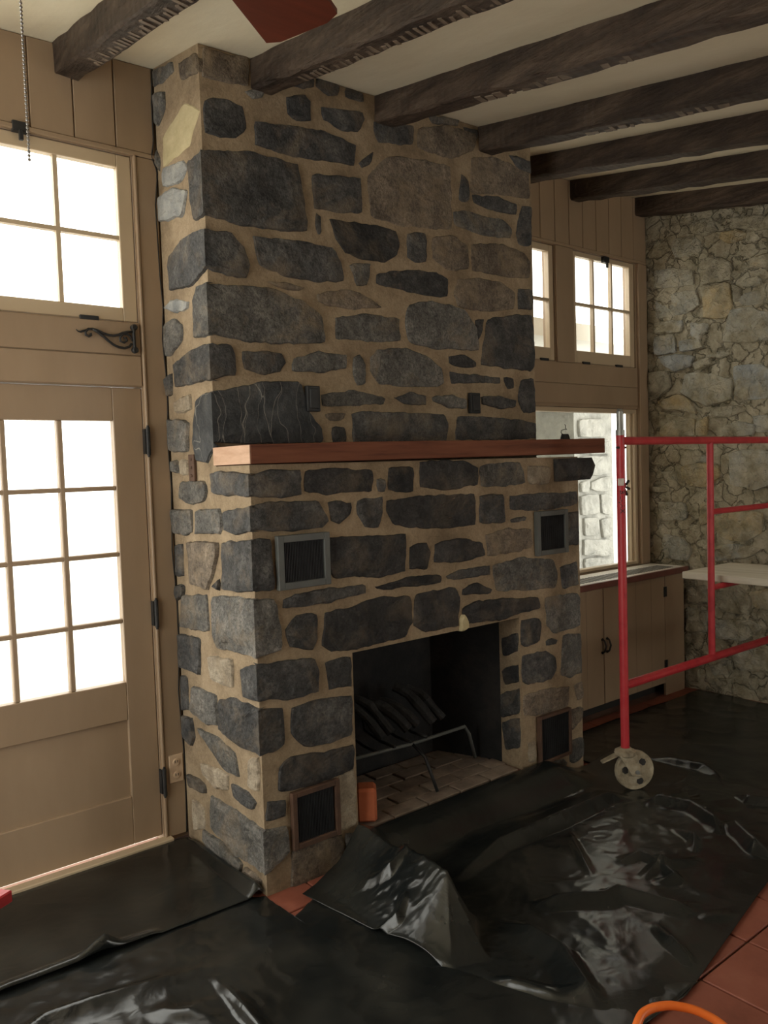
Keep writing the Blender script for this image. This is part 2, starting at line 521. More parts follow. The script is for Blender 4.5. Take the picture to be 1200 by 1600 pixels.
def resample(poly, flags, step, jit, rnd):
    out, fl = [], []
    n = len(poly)
    for i in range(n):
        a, b = poly[i], poly[(i + 1) % n]
        fa, fb = flags[i], flags[(i + 1) % n]
        L = math.hypot(b[0] - a[0], b[1] - a[1])
        k = max(1, int(round(L / step)))
        for j in range(k):
            t = j / k
            q = [a[0] + (b[0] - a[0]) * t, a[1] + (b[1] - a[1]) * t]
            on = fa and (fb or j == 0)
            if not on:
                q[0] += rnd.uniform(-jit, jit)
                q[1] += rnd.uniform(-jit, jit)
            out.append(q)
            fl.append(on)
    # very slight softening of sharp corners
    m = len(out)
    sm = []
    for i in range(m):
        if fl[i] or fl[i - 1] or fl[(i + 1) % m]:
            sm.append(out[i])
        else:
            a, b, c = out[i - 1], out[i], out[(i + 1) % m]
            sm.append([(a[0] + 6 * b[0] + c[0]) / 8, (a[1] + 6 * b[1] + c[1]) / 8])
    return sm, fl

def stone_patch(mb, plane, poly, flags, proud, rough, rnd, step=0.022, jit=0.0045, depth=0.03, grow=0.006):
    pts, fl = resample(poly, flags, step, jit, rnd)
    n = len(pts)
    cx = sum(p[0] for p in pts) / n
    cy = sum(p[1] for p in pts) / n
    seed = rnd.uniform(0, 100)
    for i, q in enumerate(pts):
        if not fl[i]:
            dx, dy = q[0] - cx, q[1] - cy
            L = math.hypot(dx, dy) + 1e-6
            g = grow + 0.007 * mn.noise(Vector((q[0] * 17 + seed, q[1] * 17, seed)))
            q[0] += dx / L * g
            q[1] += dy / L * g
    def hn(u, v):
        return rough * (mn.noise(Vector((u * 9 + seed, v * 9, seed))) + 0.6 * mn.noise(Vector((u * 22, v * 22 + seed, seed))))
    V = []
    def ring(fn):
        for i, (u, v) in enumerate(pts):
            V.append(fn(u, v, fl[i]))
    def toward(u, v, d):
        dx, dy = cx - u, cy - v
        L = math.hypot(dx, dy) + 1e-6
        d = min(d, L * 0.35)
        return u + dx / L * d, v + dy / L * d
    ring(lambda u, v, f: uvw(plane, u, v, proud if f else -depth))
    ring(lambda u, v, f: uvw(plane, u, v, proud if f else proud * 0.15))
    def r2(u, v, f):
        if f: return uvw(plane, u, v, proud)
        a, b = toward(u, v, 0.005)
        return uvw(plane, a, b, proud * 0.75 + hn(a, b) * .5)
    ring(r2)
    for sc in (0.72, 0.42, 0.18):
        def r3(u, v, f, sc=sc):
            a, b = cx + (u - cx) * sc, cy + (v - cy) * sc
            return uvw(plane, a, b, proud + hn(a, b))
        ring(r3)
    V.append(uvw(plane, cx, cy, proud + hn(cx, cy)))
    Fc = []
    for k in range(5):
        for i in range(n):
            j = (i + 1) % n
            Fc.append((k * n + i, k * n + j, (k + 1) * n + j, (k + 1) * n + i))
    for i in range(n):
        Fc.append((5 * n + i, 5 * n + (i + 1) % n, 6 * n))
    # winding so that normals point along the plane normal
    A = sum(pts[i][0] * pts[(i + 1) % n][1] - pts[(i + 1) % n][0] * pts[i][1] for i in range(n))
    a0 = uvw(plane, 0, 0, 0)
    nu = uvw(plane, 1, 0, 0) - a0
    nv = uvw(plane, 0, 1, 0) - a0
    if (nu.cross(nv)).dot(PL[plane]['n']) * A < 0:
        Fc = [tuple(reversed(g)) for g in Fc]
    mb.add(V, Fc)

def prep(plane, pxs, corner=None, tol=0.045, proud=0.012):
    """pixels -> uv, marking the vertices that lie on the outer corner edge (u = corner)"""
    uv = to_uv(plane, pxs)
    fl = [False] * len(uv)
    if corner is not None:
        for i, q in enumerate(uv):
            if q[0] < corner + tol:
                q[0] = corner - proud
                fl[i] = True
        if sum(fl) < 2:
            fl = [False] * len(uv)
        elif sum(fl) > 2:
            idx = [i for i in range(len(uv)) if fl[i]]
            zs = sorted(idx, key=lambda i: uv[i][1])
            keep = {zs[0], zs[-1]}
            nu, nf = [], []
            for i in range(len(uv)):
                if fl[i] and i not in keep: continue
                nu.append(uv[i]); nf.append(fl[i])
            uv, fl = nu, nf
    return uv, fl

def stone(parent, plane, pxs, m, seed, proud=None, rough=0.006, side=None, clampmin=None, clampmax=None, step=0.022):
    rnd = random.Random(seed)
    p = proud if proud is not None else rnd.uniform(0.005, 0.013)
    mb = MB()
    if side is None:
        uv = to_uv(plane, pxs)
        for q in uv:
            if clampmin is not None: q[0] = max(q[0], clampmin)
            if clampmax is not None: q[0] = min(q[0], clampmax)
        stone_patch(mb, plane, uv, [False] * len(uv), p, rough, rnd, step=step)
    else:
        splane, spx, cf, cs = side          # cf: corner u on the front plane, cs: corner u on the side plane
        uv, fl = prep(plane, pxs, cf, proud=p)
        us, fs = prep(splane, spx, cs, proud=p)
        if any(fl) and any(fs):
            zt = (max(uv[i][1] for i in range(len(uv)) if fl[i]) + max(us[i][1] for i in range(len(us)) if fs[i])) / 2
            zb = (min(uv[i][1] for i in range(len(uv)) if fl[i]) + min(us[i][1] for i in range(len(us)) if fs[i])) / 2
            for (U, Fg) in ((uv, fl), (us, fs)):
                idx = sorted([i for i in range(len(U)) if Fg[i]], key=lambda i: U[i][1])
                U[idx[0]][1] = zb
                U[idx[-1]][1] = zt
        stone_patch(mb, plane, uv, fl, p, rough, rnd, step=step)
        stone_patch(mb, splane, us, fs, p, rough * 1.8, rnd, step=step)
    return mb.build('stone', m, parent, smooth=False, recalc=False)

def C(ox, oy, s, pts):
    return [(ox + a / s, oy + b / s) for a, b in pts]

# ================================================================== SETTING
def wall_xz(name, y0, y1, x0, x1, holes, m, label):
    xs = sorted({x0, x1, *[h[0] for h in holes], *[h[1] for h in holes]})
    zs = sorted({0.0, 99.0, *[h[2] for h in holes], *[h[3] for h in holes]})
    mb = MB()
    for i in range(len(xs) - 1):
        for j in range(len(zs) - 1):
            a, b, c, d = xs[i], xs[i + 1], zs[j], zs[j + 1]
            mx, mz = (a + b) / 2, (c + d) / 2
            if any(h[0] < mx < h[1] and h[2] < mz < h[3] for h in holes):
                continue
            n = len(mb.v)
            mb.box((a, y0, c), (b, y1, d))
            if d == 99.0:
                for k in range(n, len(mb.v)):
                    vx, vy, vz = mb.v[k]
                    if vz == 99.0:
                        mb.v[k] = (vx, vy, ceil_z(vx, vy) + 0.004)
    o = mb.build(name, m, recalc=False)
    return tag(o, label, 'wall', kind='structure')

def wall_yz(name, x0, x1, y0, y1, holes, m, label):
    ys = sorted({y0, y1, *[h[0] for h in holes], *[h[1] for h in holes]})
    zs = sorted({0.0, 99.0, *[h[2] for h in holes], *[h[3] for h in holes]})
    mb = MB()
    for i in range(len(ys) - 1):
        for j in range(len(zs) - 1):
            a, b, c, d = ys[i], ys[i + 1], zs[j], zs[j + 1]
            if any(h[0] < (a + b) / 2 < h[1] and h[2] < (c + d) / 2 < h[3] for h in holes):
                continue
            n = len(mb.v)
            mb.box((x0, a, c), (x1, b, d))
            for k in range(n, len(mb.v)):
                vx, vy, vz = mb.v[k]
                if vz == 99.0:
                    mb.v[k] = (vx, vy, ceil_z(vx, vy) + 0.004)
    o = mb.build(name, m, recalc=False)
    return tag(o, label, 'wall', kind='structure')

DX0, DX1 = -1.035, -0.112
HOLES_B = [(DX0, DX1, 0.0, 2.062), (DX0, DX1, 2.343, 3.062), (2.015, 2.735, 2.345, 3.10), (2.925, 3.645, 2.345, 3.10),
           (2.03, 3.655, 0.90, 2.045), (-2.45, -1.30, 0.9, 3.0)]  # last opening is an added, unseen window for extra daylight
wall_back = wall_xz('wall_back', YW, YW + 0.10, XL, XS, HOLES_B, M['paint'], 'tan painted panelled wall behind the stone chimney')
FILL_HOLES_L = [(-1.5, 0.62, 0.25, 2.95)]  # added opening out of view, sized to light the chimney's side
wall_left = wall_yz('wall_left', XL - 0.1, XL, YB - 0.1, YW + 0.1, FILL_HOLES_L, M['wallplain'], 'plain plastered wall to the left of the door wall')
FILL_HOLES_F = [(1.8, 3.68, 0.5, 2.45)]  # added opening out of view, sized as fill for the right end
wall_front = wall_xz('wall_front', YB - 0.1, YB, XL, XS, FILL_HOLES_F, M['wallplain'], 'plain plastered wall behind the viewer facing the chimney')

# sloping ceiling
def sloped_slab(x0, x1, y0, y1, t):
    v = []
    for dz in (0, t):
        for (x, y) in ((x0, y0), (x1, y0), (x1, y1), (x0, y1)):
            v.append((x, y, ceil_z(x, y) + dz))
    return v, [(0, 1, 2, 3), (4, 7, 6, 5), (0, 4, 5, 1), (1, 5, 6, 2), (2, 6, 7, 3), (3, 7, 4, 0)]
v_, f_ = sloped_slab(XL - 0.2, XS + 0.4, YB - 0.2, YW + 0.45, 0.1)
ceiling = obj('ceiling', v_, f_, M['ceiling'])
tag(ceiling, 'cream plaster ceiling sloping up towards the panelled wall', 'ceiling', kind='structure')

# floor: slab plus red quarry tiles
floor = box('floor', (XL - 0.1, YB - 0.1, -0.12), (XS + 0.3, YW + 0.1, -0.012), M['grout'])
tag(floor, 'red quarry tile floor mostly covered with black plastic', 'floor', kind='structure')
TS = 0.305
me_tile = None
bmt = MB().box((-TS / 2 + .004, -TS / 2 + .004, -0.012), (TS / 2 - .004, TS / 2 - .004, 0.0))
ty = -2.75
nt_ = 0
while ty < 0.7:
    tx = -1.5
    while tx < XS - 0.1:
        if not (-0.05 < tx < 2.05 and ty > 0.1) and ty < YW - 0.15 and not (tx < -0.4 and ty < -1.7):
            if me_tile is None:
                o = bmt.build('tile', M['tile'], floor, bevel=0.003)
                me_tile = o.data
                zoff = o.location.z
            else:
                o = bpy.data.objects.new('tile', me_tile)
                col.objects.link(o)
                o.parent = floor
            fl_ = wloc(floor)
            o.location = Vector((tx + RND.uniform(-.001, .001), ty, -0.006)) - fl_
            nt_ += 1
        tx += TS
    ty += TS

# panelling boards on the back wall (children of the wall)
def board(x0, x1, z0, z1, t=0.012, top=False, m='paint', name='board'):
    mb = MB().box((x0, YW - t, z0), (x1, YW, z1))
    if top:
        for k in range(len(mb.v)):
            a, b, c = mb.v[k]
            if c == z1:
                mb.v[k] = (a, b, ceil_z(a, b) - 0.002)
    return mb.build(name, M[m], wall_back, bevel=0.0025)
def vboards(x0, x1, z0, wd):
    n = max(1, round((x1 - x0) / wd))
    s = (x1 - x0) / n
    for i in range(n):
        board(x0 + i * s + 0.0025, x0 + (i + 1) * s - 0.0025, z0, 9.0, 0.011, True)
vboards(-1.75, -0.005, 3.085, 0.17)
vboards(2.005, 3.77, 3.122, 0.152)
board(-1.75, -0.005, 3.064, 3.083, 0.016, name='rail')
board(2.005, 3.77, 3.102, 3.12, 0.016, name='rail')
for (a, b) in ((DX0, DX1), (2.005, 3.655)):
    board(a + .002, b - .002, 2.066, 2.196, 0.010)
    board(a + .002, b - .002, 2.200, 2.338, 0.010)
board(-0.098, -0.004, 0.02, 3.062, 0.014, name='casing')
board(-0.110, -0.099, 0.02, 3.062, 0.022, name='casing')
board(-1.14, -1.04, 0.02, 3.062, 0.014, name='casing')
board(2.74, 2.92, 2.340, 3.10, 0.014, name='casing')
board(3.660, 3.690, 0.90, 3.10, 0.024, name='casing')
board(3.692, 3.775, 0.90, 3.10, 0.016, name='casing')
box('threshold', (DX0 - .03, YW - 0.05, -0.011), (DX1 + .03, YW, 0.028), M['sash'], wall_back, bevel=0.004)
# dark scribed joint where the panelling meets the stonework
jm = MB()
pts = []
for (a, b) in [(238, 108), (237, 160), (240, 220), (237, 245), (247, 270), (243, 320), (250, 430), (255, 480), (254, 530), (262, 610), (262, 690), (268, 760), (269, 860), (277, 940), (280, 1010), (279, 1080), (290, 1200), (292, 1300)]:
    q = px(a, b, 1, YW - 0.016)
    pts.append((min(q.x, 0.0), YW - 0.014, max(q.z, .01)))
jm.tube(pts, 0.003, 6)
jm.build('joint', M['caulk'], wall_back, smooth=True)

# windows
def sash(name, x0, x1, z0, z1, gx0, gx1, gz0, gz1, cols, rows, label, yb=YW + 0.006, th=0.04, mun=0.018):
    r = empty(name, ((x0 + x1) / 2, yb, z0))
    tag(r, label, 'window', kind='structure')
    g = 0.003
    box('stile', (x0 + g, yb, z0 + g), (gx0, yb + th, z1 - g), M['sash'], r, bevel=.003)
    box('stile', (gx1, yb, z0 + g), (x1 - g, yb + th, z1 - g), M['sash'], r, bevel=.003)
    box('rail', (gx0, yb, z0 + g), (gx1, yb + th, gz0), M['sash'], r, bevel=.003)
    box('rail', (gx0, yb, gz1), (gx1, yb + th, z1 - g), M['sash'], r, bevel=.003)
    pw = (gx1 - gx0 - mun * (cols - 1)) / cols
    ph = (gz1 - gz0 - mun * (rows - 1)) / rows
    for i in range(1, cols):
        a = gx0 + i * pw + (i - 1) * mun
        box('muntin', (a, yb + .006, gz0), (a + mun, yb + th - .006, gz1), M['sash'], r)
    for j in range(1, rows):
        c = gz0 + j * ph + (j - 1) * mun
        box('muntin', (gx0, yb + .0055, c), (gx1, yb + th - .0065, c + mun), M['sash'], r)
    for i in range(cols):
        for j in range(rows):
            a = gx0 + i * (pw + mun)
            c = gz0 + j * (ph + mun)
            box('pane', (a, yb + .017, c), (a + pw, yb + .021, c + ph), M['glass'], r)
    return r
win1 = sash('window_1', DX0, DX1, 2.343, 3.062, -0.955, -0.178, 2.405, 3.005, 3, 2, 'bright transom window with small panes above the garden door')
win2 = sash('window_2', 2.015, 2.735, 2.345, 3.10, 2.075, 2.688, 2.43, 3.055, 3, 2, 'narrow strip of high window half hidden by the chimney')
win3 = sash('window_3', 2.925, 3.645, 2.345, 3.10, 2.968, 3.588, 2.43, 3.065, 3, 2, 'six-pane high window beside the rough stone wall')
for wn, xs_ in ((win3, (3.06, 3.44)), (win2, (2.25, 2.62)), (win1, (-.33, -.75))):
    for x_ in xs_:
        box('butt_hinge', (x_ - .04, YW - .006, 2.333), (x_ + .04, YW + .008, 2.357), M['iron'], wn, bevel=.002)
for wn, x_ in ((win3, 3.285), (win1, -.57)):
    o = MB().box((x_ - .03, YW - .022, 3.055), (x_ + .03, YW + .006, 3.095)).box((x_ - .008, YW - .03, 3.02), (x_ + .008, YW - .015, 3.06)).build('latch', M['iron'], wn, bevel=.002)
# large fixed picture window under the high windows
w4 = empty('window_4', (2.84, YW + .03, 0.9))
tag(w4, 'large fixed pane above the radiator cabinet looking onto a white stone pillar', 'window', kind='structure')
box('frame', (2.032, YW + .004, 2.012), (3.653, YW + .06, 2.043), M['sash'], w4, bevel=.003)
box('frame', (3.622, YW + .004, .902), (3.653, YW + .06, 2.012), M['sash'], w4, bevel=.003)
box('frame', (2.032, YW + .004, .902), (2.062, YW + .06, 2.012), M['sash'], w4, bevel=.003)
box('frame', (2.062, YW + .004, .902), (3.622, YW + .06, .925), M['sash'], w4, bevel=.003)
box('bead', (3.606, YW + .030, .925), (3.621, YW + .05, 2.012), M['sash'], w4)
box('pane', (2.064, YW + .036, .926), (3.605, YW + .041, 2.011), M['glass'], w4)
# invented windows outside the frame of view, added to light the room
sash('window_5', -2.45, -1.30, 0.9, 3.0, -2.38, -1.37, 0.97, 2.93, 3, 4, 'added unseen many-pane window left of the garden door', mun=.022)

def sash_y(name, x, y0, y1, z0, z1, label):
    r = empty(name, (x, (y0 + y1) / 2, z0))
    tag(r, label, 'window', kind='structure')
    t = .06
    box('stile', (x - .07, y0 + .003, z0 + .003), (x - .03, y0 + t, z1 - .003), M['sash'], r)
    box('stile', (x - .07, y1 - t, z0 + .003), (x - .03, y1 - .003, z1 - .003), M['sash'], r)
    box('rail', (x - .07, y0 + t, z0 + .003), (x - .03, y1 - t, z0 + t), M['sash'], r)
    box('rail', (x - .07, y0 + t, z1 - t), (x - .03, y1 - t, z1 - .003), M['sash'], r)
    box('muntin', (x - .065, (y0 + y1) / 2 - .015, z0 + t), (x - .035, (y0 + y1) / 2 + .015, z1 - t), M['sash'], r)
    box('pane', (x - .052, y0 + t, z0 + t), (x - .048, (y0 + y1) / 2 - .016, z1 - t), M['glass'], r)
    box('pane', (x - .052, (y0 + y1) / 2 + .016, z0 + t), (x - .048, y1 - t, z1 - t), M['glass'], r)
for i, h in enumerate(FILL_HOLES_L):
    sash_y('window_%d' % (6 + i), XL, h[0], h[1], h[2], h[3], 'added unseen window in the left wall lighting the chimney side')
for i, h in enumerate(FILL_HOLES_F):
    sash('window_%d' % (7 + i), h[0], h[1], h[2], h[3], h[0] + .06, h[1] - .06, h[2] + .06, h[3] - .06, 2, 2, 'added unseen fill window behind the viewer to the right', yb=YB - .07)

# daylight portals (sampling aids only, one per opening)
def portal(c, sx, sy, rot):
    ld = bpy.data.lights.new('daylight_portal', 'AREA')
    ld.shape = 'RECTANGLE'
    ld.size, ld.size_y = sx, sy
    ld.cycles.is_portal = True
    o = bpy.data.objects.new('daylight_portal', ld)
    o.location = c
    o.rotation_euler = rot
    col.objects.link(o)
H90 = math.pi / 2
for h in HOLES_B:
    portal(((h[0] + h[1]) / 2, YW + .11, (h[2] + h[3]) / 2), h[1] - h[0], h[3] - h[2], (-H90, 0, 0))
for h in FILL_HOLES_F:
    portal(((h[0] + h[1]) / 2, YB - .11, (h[2] + h[3]) / 2), h[1] - h[0], h[3] - h[2], (H90, 0, 0))
for h in FILL_HOLES_L:
    portal((XL - .11, (h[0] + h[1]) / 2, (h[2] + h[3]) / 2), h[3] - h[2], h[1] - h[0], (0, -H90, 0))

# garden door
door = empty('door_1', ((DX0 + DX1) / 2, YW, 0.03))
tag(door, 'tan painted garden door with twelve bright panes over a panel', 'door', kind='structure')
dy0, dy1 = YW + 0.008, YW + 0.052
gx = [(-0.907, -0.706), (-0.684, -0.484), (-0.461, -0.246)]
gz = [(0.765, 1.026), (1.046, 1.322), (1.342, 1.612), (1.632, 1.914)]
dm = M['paint']
box('stile', (DX0 + .003, dy0, .032), (-0.907, dy1, 2.058), dm, door, bevel=.003)
box('stile', (-0.246, dy0, .032), (DX1 - .003, dy1, 2.058), dm, door, bevel=.003)
box('rail', (-0.907, dy0, 1.914), (-0.246, dy1, 2.058), dm, door, bevel=.003)
box('rail', (-0.907, dy0, .595), (-0.246, dy1, .765), dm, door, bevel=.003)
box('rail', (-0.907, dy0, .032), (-0.246, dy1, .250), dm, door, bevel=.003)
box('panel', (-0.907, dy0 + .016, .250), (-0.246, dy1 - .01, .595), dm, door)
for a, b in ((-0.706, -0.684), (-0.484, -0.461)):
    box('muntin', (a, dy0 + .004, .765), (b, dy1 - .004, 1.914), dm, door, bevel=.004)
for c, d in ((1.026, 1.046), (1.322, 1.342), (1.612, 1.632)):
    box('muntin', (-0.907, dy0 + .0045, c), (-0.246, dy1 - .0045, d), dm, door, bevel=.004)
for a, b in gx:
    for c, d in gz:
        box('pane', (a, dy0 + .02, c), (b, dy0 + .024, d), M['glass'], door)
for zc in (1.823, 1.055, 0.285):
    hb = MB().tube([(-.107, YW - .028, zc - .062), (-.107, YW - .028, zc + .062)], 0.009, 10)
    hb.tube([(-.107, YW - .028, zc + .062), (-.107, YW - .028, zc + .07)], 0.006, 8)
    hb.tube([(-.107, YW - .028, zc - .07), (-.107, YW - .028, zc - .062)], 0.006, 8)
    hb.box((-.118, YW - .02, zc - .055), (-.111, dy0 + .001, zc + .055))
    hb.build('hinge', M['iron'], door, smooth=False)

# rubble stone wall on the right: displaced mud surface with proud stones
def rough_grid(x, y0, y1, z0, step, amp, back):
    ny = int((y1 - y0) / step)
    nz = int(3.75 / step)
    V, Fc = [], []
    for j in range(nz + 1):
        for i in range(ny + 1):
            y = y0 + (y1 - y0) * i / ny
            zt = ceil_z(x, y) + 0.004
            z = z0 + (zt - z0) * j / nz
            q = Vector((0, y * 3.1, z * 3.1))
            d = amp * (mn.noise(q) + .7 * mn.noise(q * 2.7) + .6 * mn.noise(q * 6))
            V.append((x - d, y, z))
    for j in range(nz):
        for i in range(ny):
            a = j * (ny + 1) + i
            Fc.append((a, a + ny + 1, a + ny + 2, a + 1))
    n = len(V)
    return V, Fc, n
V, Fc, n = rough_grid(XS + 0.004, YB - .1, YW + .1, 0.0, 0.032, 0.02, 0.2)
ws = obj('wall_right', V, Fc, M['mud'], recalc=False, smooth=False)
mod = ws.modifiers.new('thick', 'SOLIDIFY')
mod.thickness = 0.28
mod.offset = -1
tag(ws, 'rough rubble stone wall with muddy lime mortar on the right', 'wall', kind='structure')

R1 = lambda p: C(1000, 330, 6, p)
R2 = lambda p: C(1000, 500, 6, p)
R3 = lambda p: C(1000, 690, 6, p)
R4 = lambda p: C(1000, 900, 6, p)
rub = [
 ('ro', R1([(770,200),(900,180),(1010,200),(980,250),(830,300),(750,260)])),
 ('rg', R1([(320,270),(500,230),(560,290),(540,420),(340,430),(300,350)])),
 ('rd', R1([(570,450),(720,430),(850,470),(860,640),(600,690),(570,570)])),
 ('rg', R1([(140,560),(300,540),(500,560),(510,690),(140,720)])),
 ('rg', R1([(150,850),(350,760),(530,740),(560,880),(440,960),(160,1010)])),
 ('ro', R1([(590,720),(840,670),(870,880),(820,1000),(600,1000)])),
 ('rd', R1([(870,690),(950,720),(960,830),(890,850)])),
 ('rg', R1([(920,830),(1000,770),(1200,750),(1260,860),(960,880)])),
 ('rg', [(1141,484),(1168,480),(1205,490),(1210,530),(1162,534),(1130,534)]),
 ('ro', R1([(980,470),(1200,390),(1250,420),(1250,520),(950,530)])),
 ('rd', R1([(480,100),(680,70),(730,180),(600,230),(480,200)])),
 ('rd', R1([(850,60),(1100,40),(1240,60),(1240,160),(1050,180),(860,150)])),
 ('rb', R1([(150,1040),(400,1020),(380,1130),(130,1150)])),
 ('rg', R1([(970,640),(1110,610),(1150,690),(970,710)])),
 ('rb', R2([(130,160),(310,140),(340,300),(140,325)])),
 ('rb', R2([(380,200),(560,170),(600,260),(440,290),(380,290)])),
 ('rb', R2([(480,30),(650,30),(620,100),(560,180),(480,150)])),
 ('rb', R2([(180,350),(330,330),(510,340),(480,430),(330,480),(230,430)])),
 ('rg', R2([(640,330),(830,290),(850,330),(660,360)])),
 ('rg', R2([(500,400),(640,350),(670,410),(520,470)])),
 ('rg', R2([(430,510),(600,490),(870,560),(860,740),(640,800),(520,760),(380,680)])),
 ('rb', R2([(880,440),(1100,420),(1240,480),(1240,720),(1000,750),(900,700)])),
 ('rd', R2([(70,500),(270,480),(290,620),(180,720),(70,760)])),
 ('ro', R2([(180,760),(380,700),(480,770),(540,880),(380,850),(230,830)])),
 ('ro', R2([(200,850),(330,890),(520,930),(520,1080),(340,1080),(190,1080)])),
 ('rd', R2([(660,830),(960,790),(1000,850),(850,900),(690,920)])),
 ('rg', R2([(780,1000),(920,960),(1080,970),(1060,1080),(780,1080)])),
 ('ro', R2([(540,960),(640,900),(620,1080),(530,1080)])),
 ('rg', R2([(1060,900),(1230,900),(1230,1050),(1080,1040)])),
 ('ro', R3([(400,230),(560,200),(740,230),(740,340),(620,420),(460,420),(400,340)])),
 ('rg', R3([(840,120),(960,80),(1230,90),(1230,400),(1080,450),(850,400)])),
 ('rg', R3([(200,280),(340,270),(360,370),(230,340)])),
 ('rd', R3([(470,590),(550,580),(560,720),(490,730)])),
 ('ro', R3([(690,700),(900,660),(1150,660),(1130,860),(960,940),(780,900),(700,820)])),
 ('rg', R3([(230,860),(380,900),(480,1000),(440,1110),(250,1090),(220,960)])),
 ('rg', R3([(180,560),(420,580),(450,720),(200,740)])),
 ('rg', R3([(500,140),(620,130),(620,190),(510,190)])),
 ('rd', R3([(130,420),(290,430),(290,470),(130,470)])),
 ('rb', R3([(700,980),(900,960),(1150,1010),(1000,1090),(720,1120)])),
 ('ro', R3([(560,590),(640,560),(640,760),(570,780)])),
 ('rd', R4([(720,150),(900,90),(1030,180),(1020,360),(830,340),(720,300)])),
 ('rd', R4([(440,100),(620,90),(630,250),(450,260)])),
 ('rd', R4([(700,960),(860,960),(840,1040),(730,1030)])),
 ('rd', R4([(1020,970),(1110,960),(1100,1070),(1030,1060)])),
 ('rg', R4([(700,420),(1000,400),(1150,480),(1000,600),(720,590)])),
 ('rg', R4([(440,300),(630,330),(630,520),(440,520)])),
 ('rd', R4([(430,880),(580,850),(560,980),(440,980)])),
 ('rg', R4([(880,700),(1230,680),(1230,900),(900,880)])),
 ('ro', R4([(1050,150),(1230,120),(1230,330),(1080,300)])),
 ('rg', R4([(650,840),(860,780),(880,900),(700,930)])),
]
for i, (k, p) in enumerate(rub):
    stone(ws, 'RW', p, M[k], 500 + i, proud=random.Random(i).uniform(.012, .028), rough=0.016, step=0.025, clampmax=YW - .02)
# courses of the same rubble nearer the viewer, beyond the edge of the frame
rr = random.Random(3)
zc = 0.06
k = 0
while zc < 2.9:
    hgt = rr.uniform(.16, .3)
    yc = -0.26
    while yc > -3.6:
        wd = rr.uniform(.25, .55)
        zt = ceil_z(XS, yc - wd) - .06
        if zc + hgt < zt:
            mb = MB()
            poly = [[yc - wd + .02, zc + rr.uniform(.0, .03)], [yc - .02, zc + rr.uniform(0, .03)], [yc - .01, zc + hgt - rr.uniform(.02, .05)], [yc - wd / 2, zc + hgt - .015], [yc - wd + .01, zc + hgt - rr.uniform(.02, .05)]]
            stone_patch(mb, 'RW', poly, [False] * 5, rr.uniform(.015, .035), .014, rr, step=.09)
            mb.build('stone', M[rr.choice(['rg', 'rg', 'ro', 'rd', 'rb'])], ws, recalc=False)
        yc -= wd
    zc += hgt

# ceiling beams
beam_lab = ['hewn ceiling beam meeting the panelled wall above the garden door', 'dark ceiling beam meeting the chimney nearest its left corner, beside the fan blade',
            'dark ceiling beam meeting the middle of the chimney breast', 'dark ceiling beam meeting the chimney near its right edge',
            'dark ceiling beam passing just behind the right edge of the chimney', 'dark ceiling beam ending above the gap left of the six-pane high window',
            'dark ceiling beam running along the top of the rough stone wall']
for i, (bx0, ye) in enumerate([(-0.425, YW), (0.237, YU), (0.896, YU), (1.585, YU), (2.235, YW), (2.905, YW), (3.645, YW)]):
    bw, bd = 0.105, 0.125
    ys_ = []
    yy = ye - 0.001
    while yy > YB + .01:
        ys_.append(yy)
        yy -= 0.09
    ys_.append(YB + .002)
    V, Fc = [], []
    rb_ = random.Random(40 + i)
    for y in ys_:
        j = lambda a=.004: rb_.uniform(-a, a)
        zt0 = ceil_z(bx0, y) - .0015
        zt1 = ceil_z(bx0 + bw, y) - .0015
        ch = .010
        V += [(bx0 + j(), y, zt0), (bx0 + j(), y, zt0 - bd + ch + j()), (bx0 + ch + j(), y, zt0 - bd + j()), (bx0 + bw - ch + j(), y, zt0 - bd + j(.005)), (bx0 + bw + j(), y, zt0 - bd + ch + j()), (bx0 + bw + j(), y, zt1)]
    for a in range(len(ys_) - 1):
        for c in range(6):
            d = (c + 1) % 6
            Fc.append((a * 6 + c, a * 6 + d, (a + 1) * 6 + d, (a + 1) * 6 + c))
    Fc.append(tuple(range(6)))
    Fc.append(tuple(range((len(ys_) - 1) * 6, len(ys_) * 6))[::-1])
    o = obj('ceiling_beam', V, Fc, M['beam'])
    tag(o, beam_lab[i], 'beam', 'hewn beams across the ceiling')
    if i in (0, 1, 2, 3):                    # pale torn chips along the lower right arris
        y = ye - (.25 if i < 2 else .55)
        for k in range(30 if i < 2 else 14):
            y -= rb_.uniform(.028, .05) if i < 2 else rb_.uniform(.02, .09)
            ln = rb_.uniform(.012, .02) if i < 2 else rb_.uniform(.015, .05)
            zb = ceil_z(bx0, y) - bd - .0015
            x1 = bx0 + bw - rb_.uniform(.014, .024)
            x0_ = x1 - rb_.uniform(.02, .06)
            zz = zb + SL * ln
            obj('adze_chip', [(x0_, y, zb - .0025), (x1, y + .01, zb - .002), (x1 + .004, y + .01 - ln, zb - .0025 - SL * ln), (x0_ + .006, y - ln, zb - .0025 - SL * ln),
                              (x0_, y, zb + .012), (x1, y + .01, zb + .012), (x1 + .004, y + .01 - ln, zb + .012), (x0_ + .006, y - ln, zb + .012)],
                [(0, 3, 2, 1), (4, 5, 6, 7), (0, 1, 5, 4), (1, 2, 6, 5), (2, 3, 7, 6), (3, 0, 4, 7)], M['beam_nick'], o)

# world outside the windows
gnd = box('ground', (-30, YW + .12, -0.3), (40, 60, -0.15), M['ground'])
tag(gnd, 'pale paved ground outside the windows', 'ground', kind='structure')

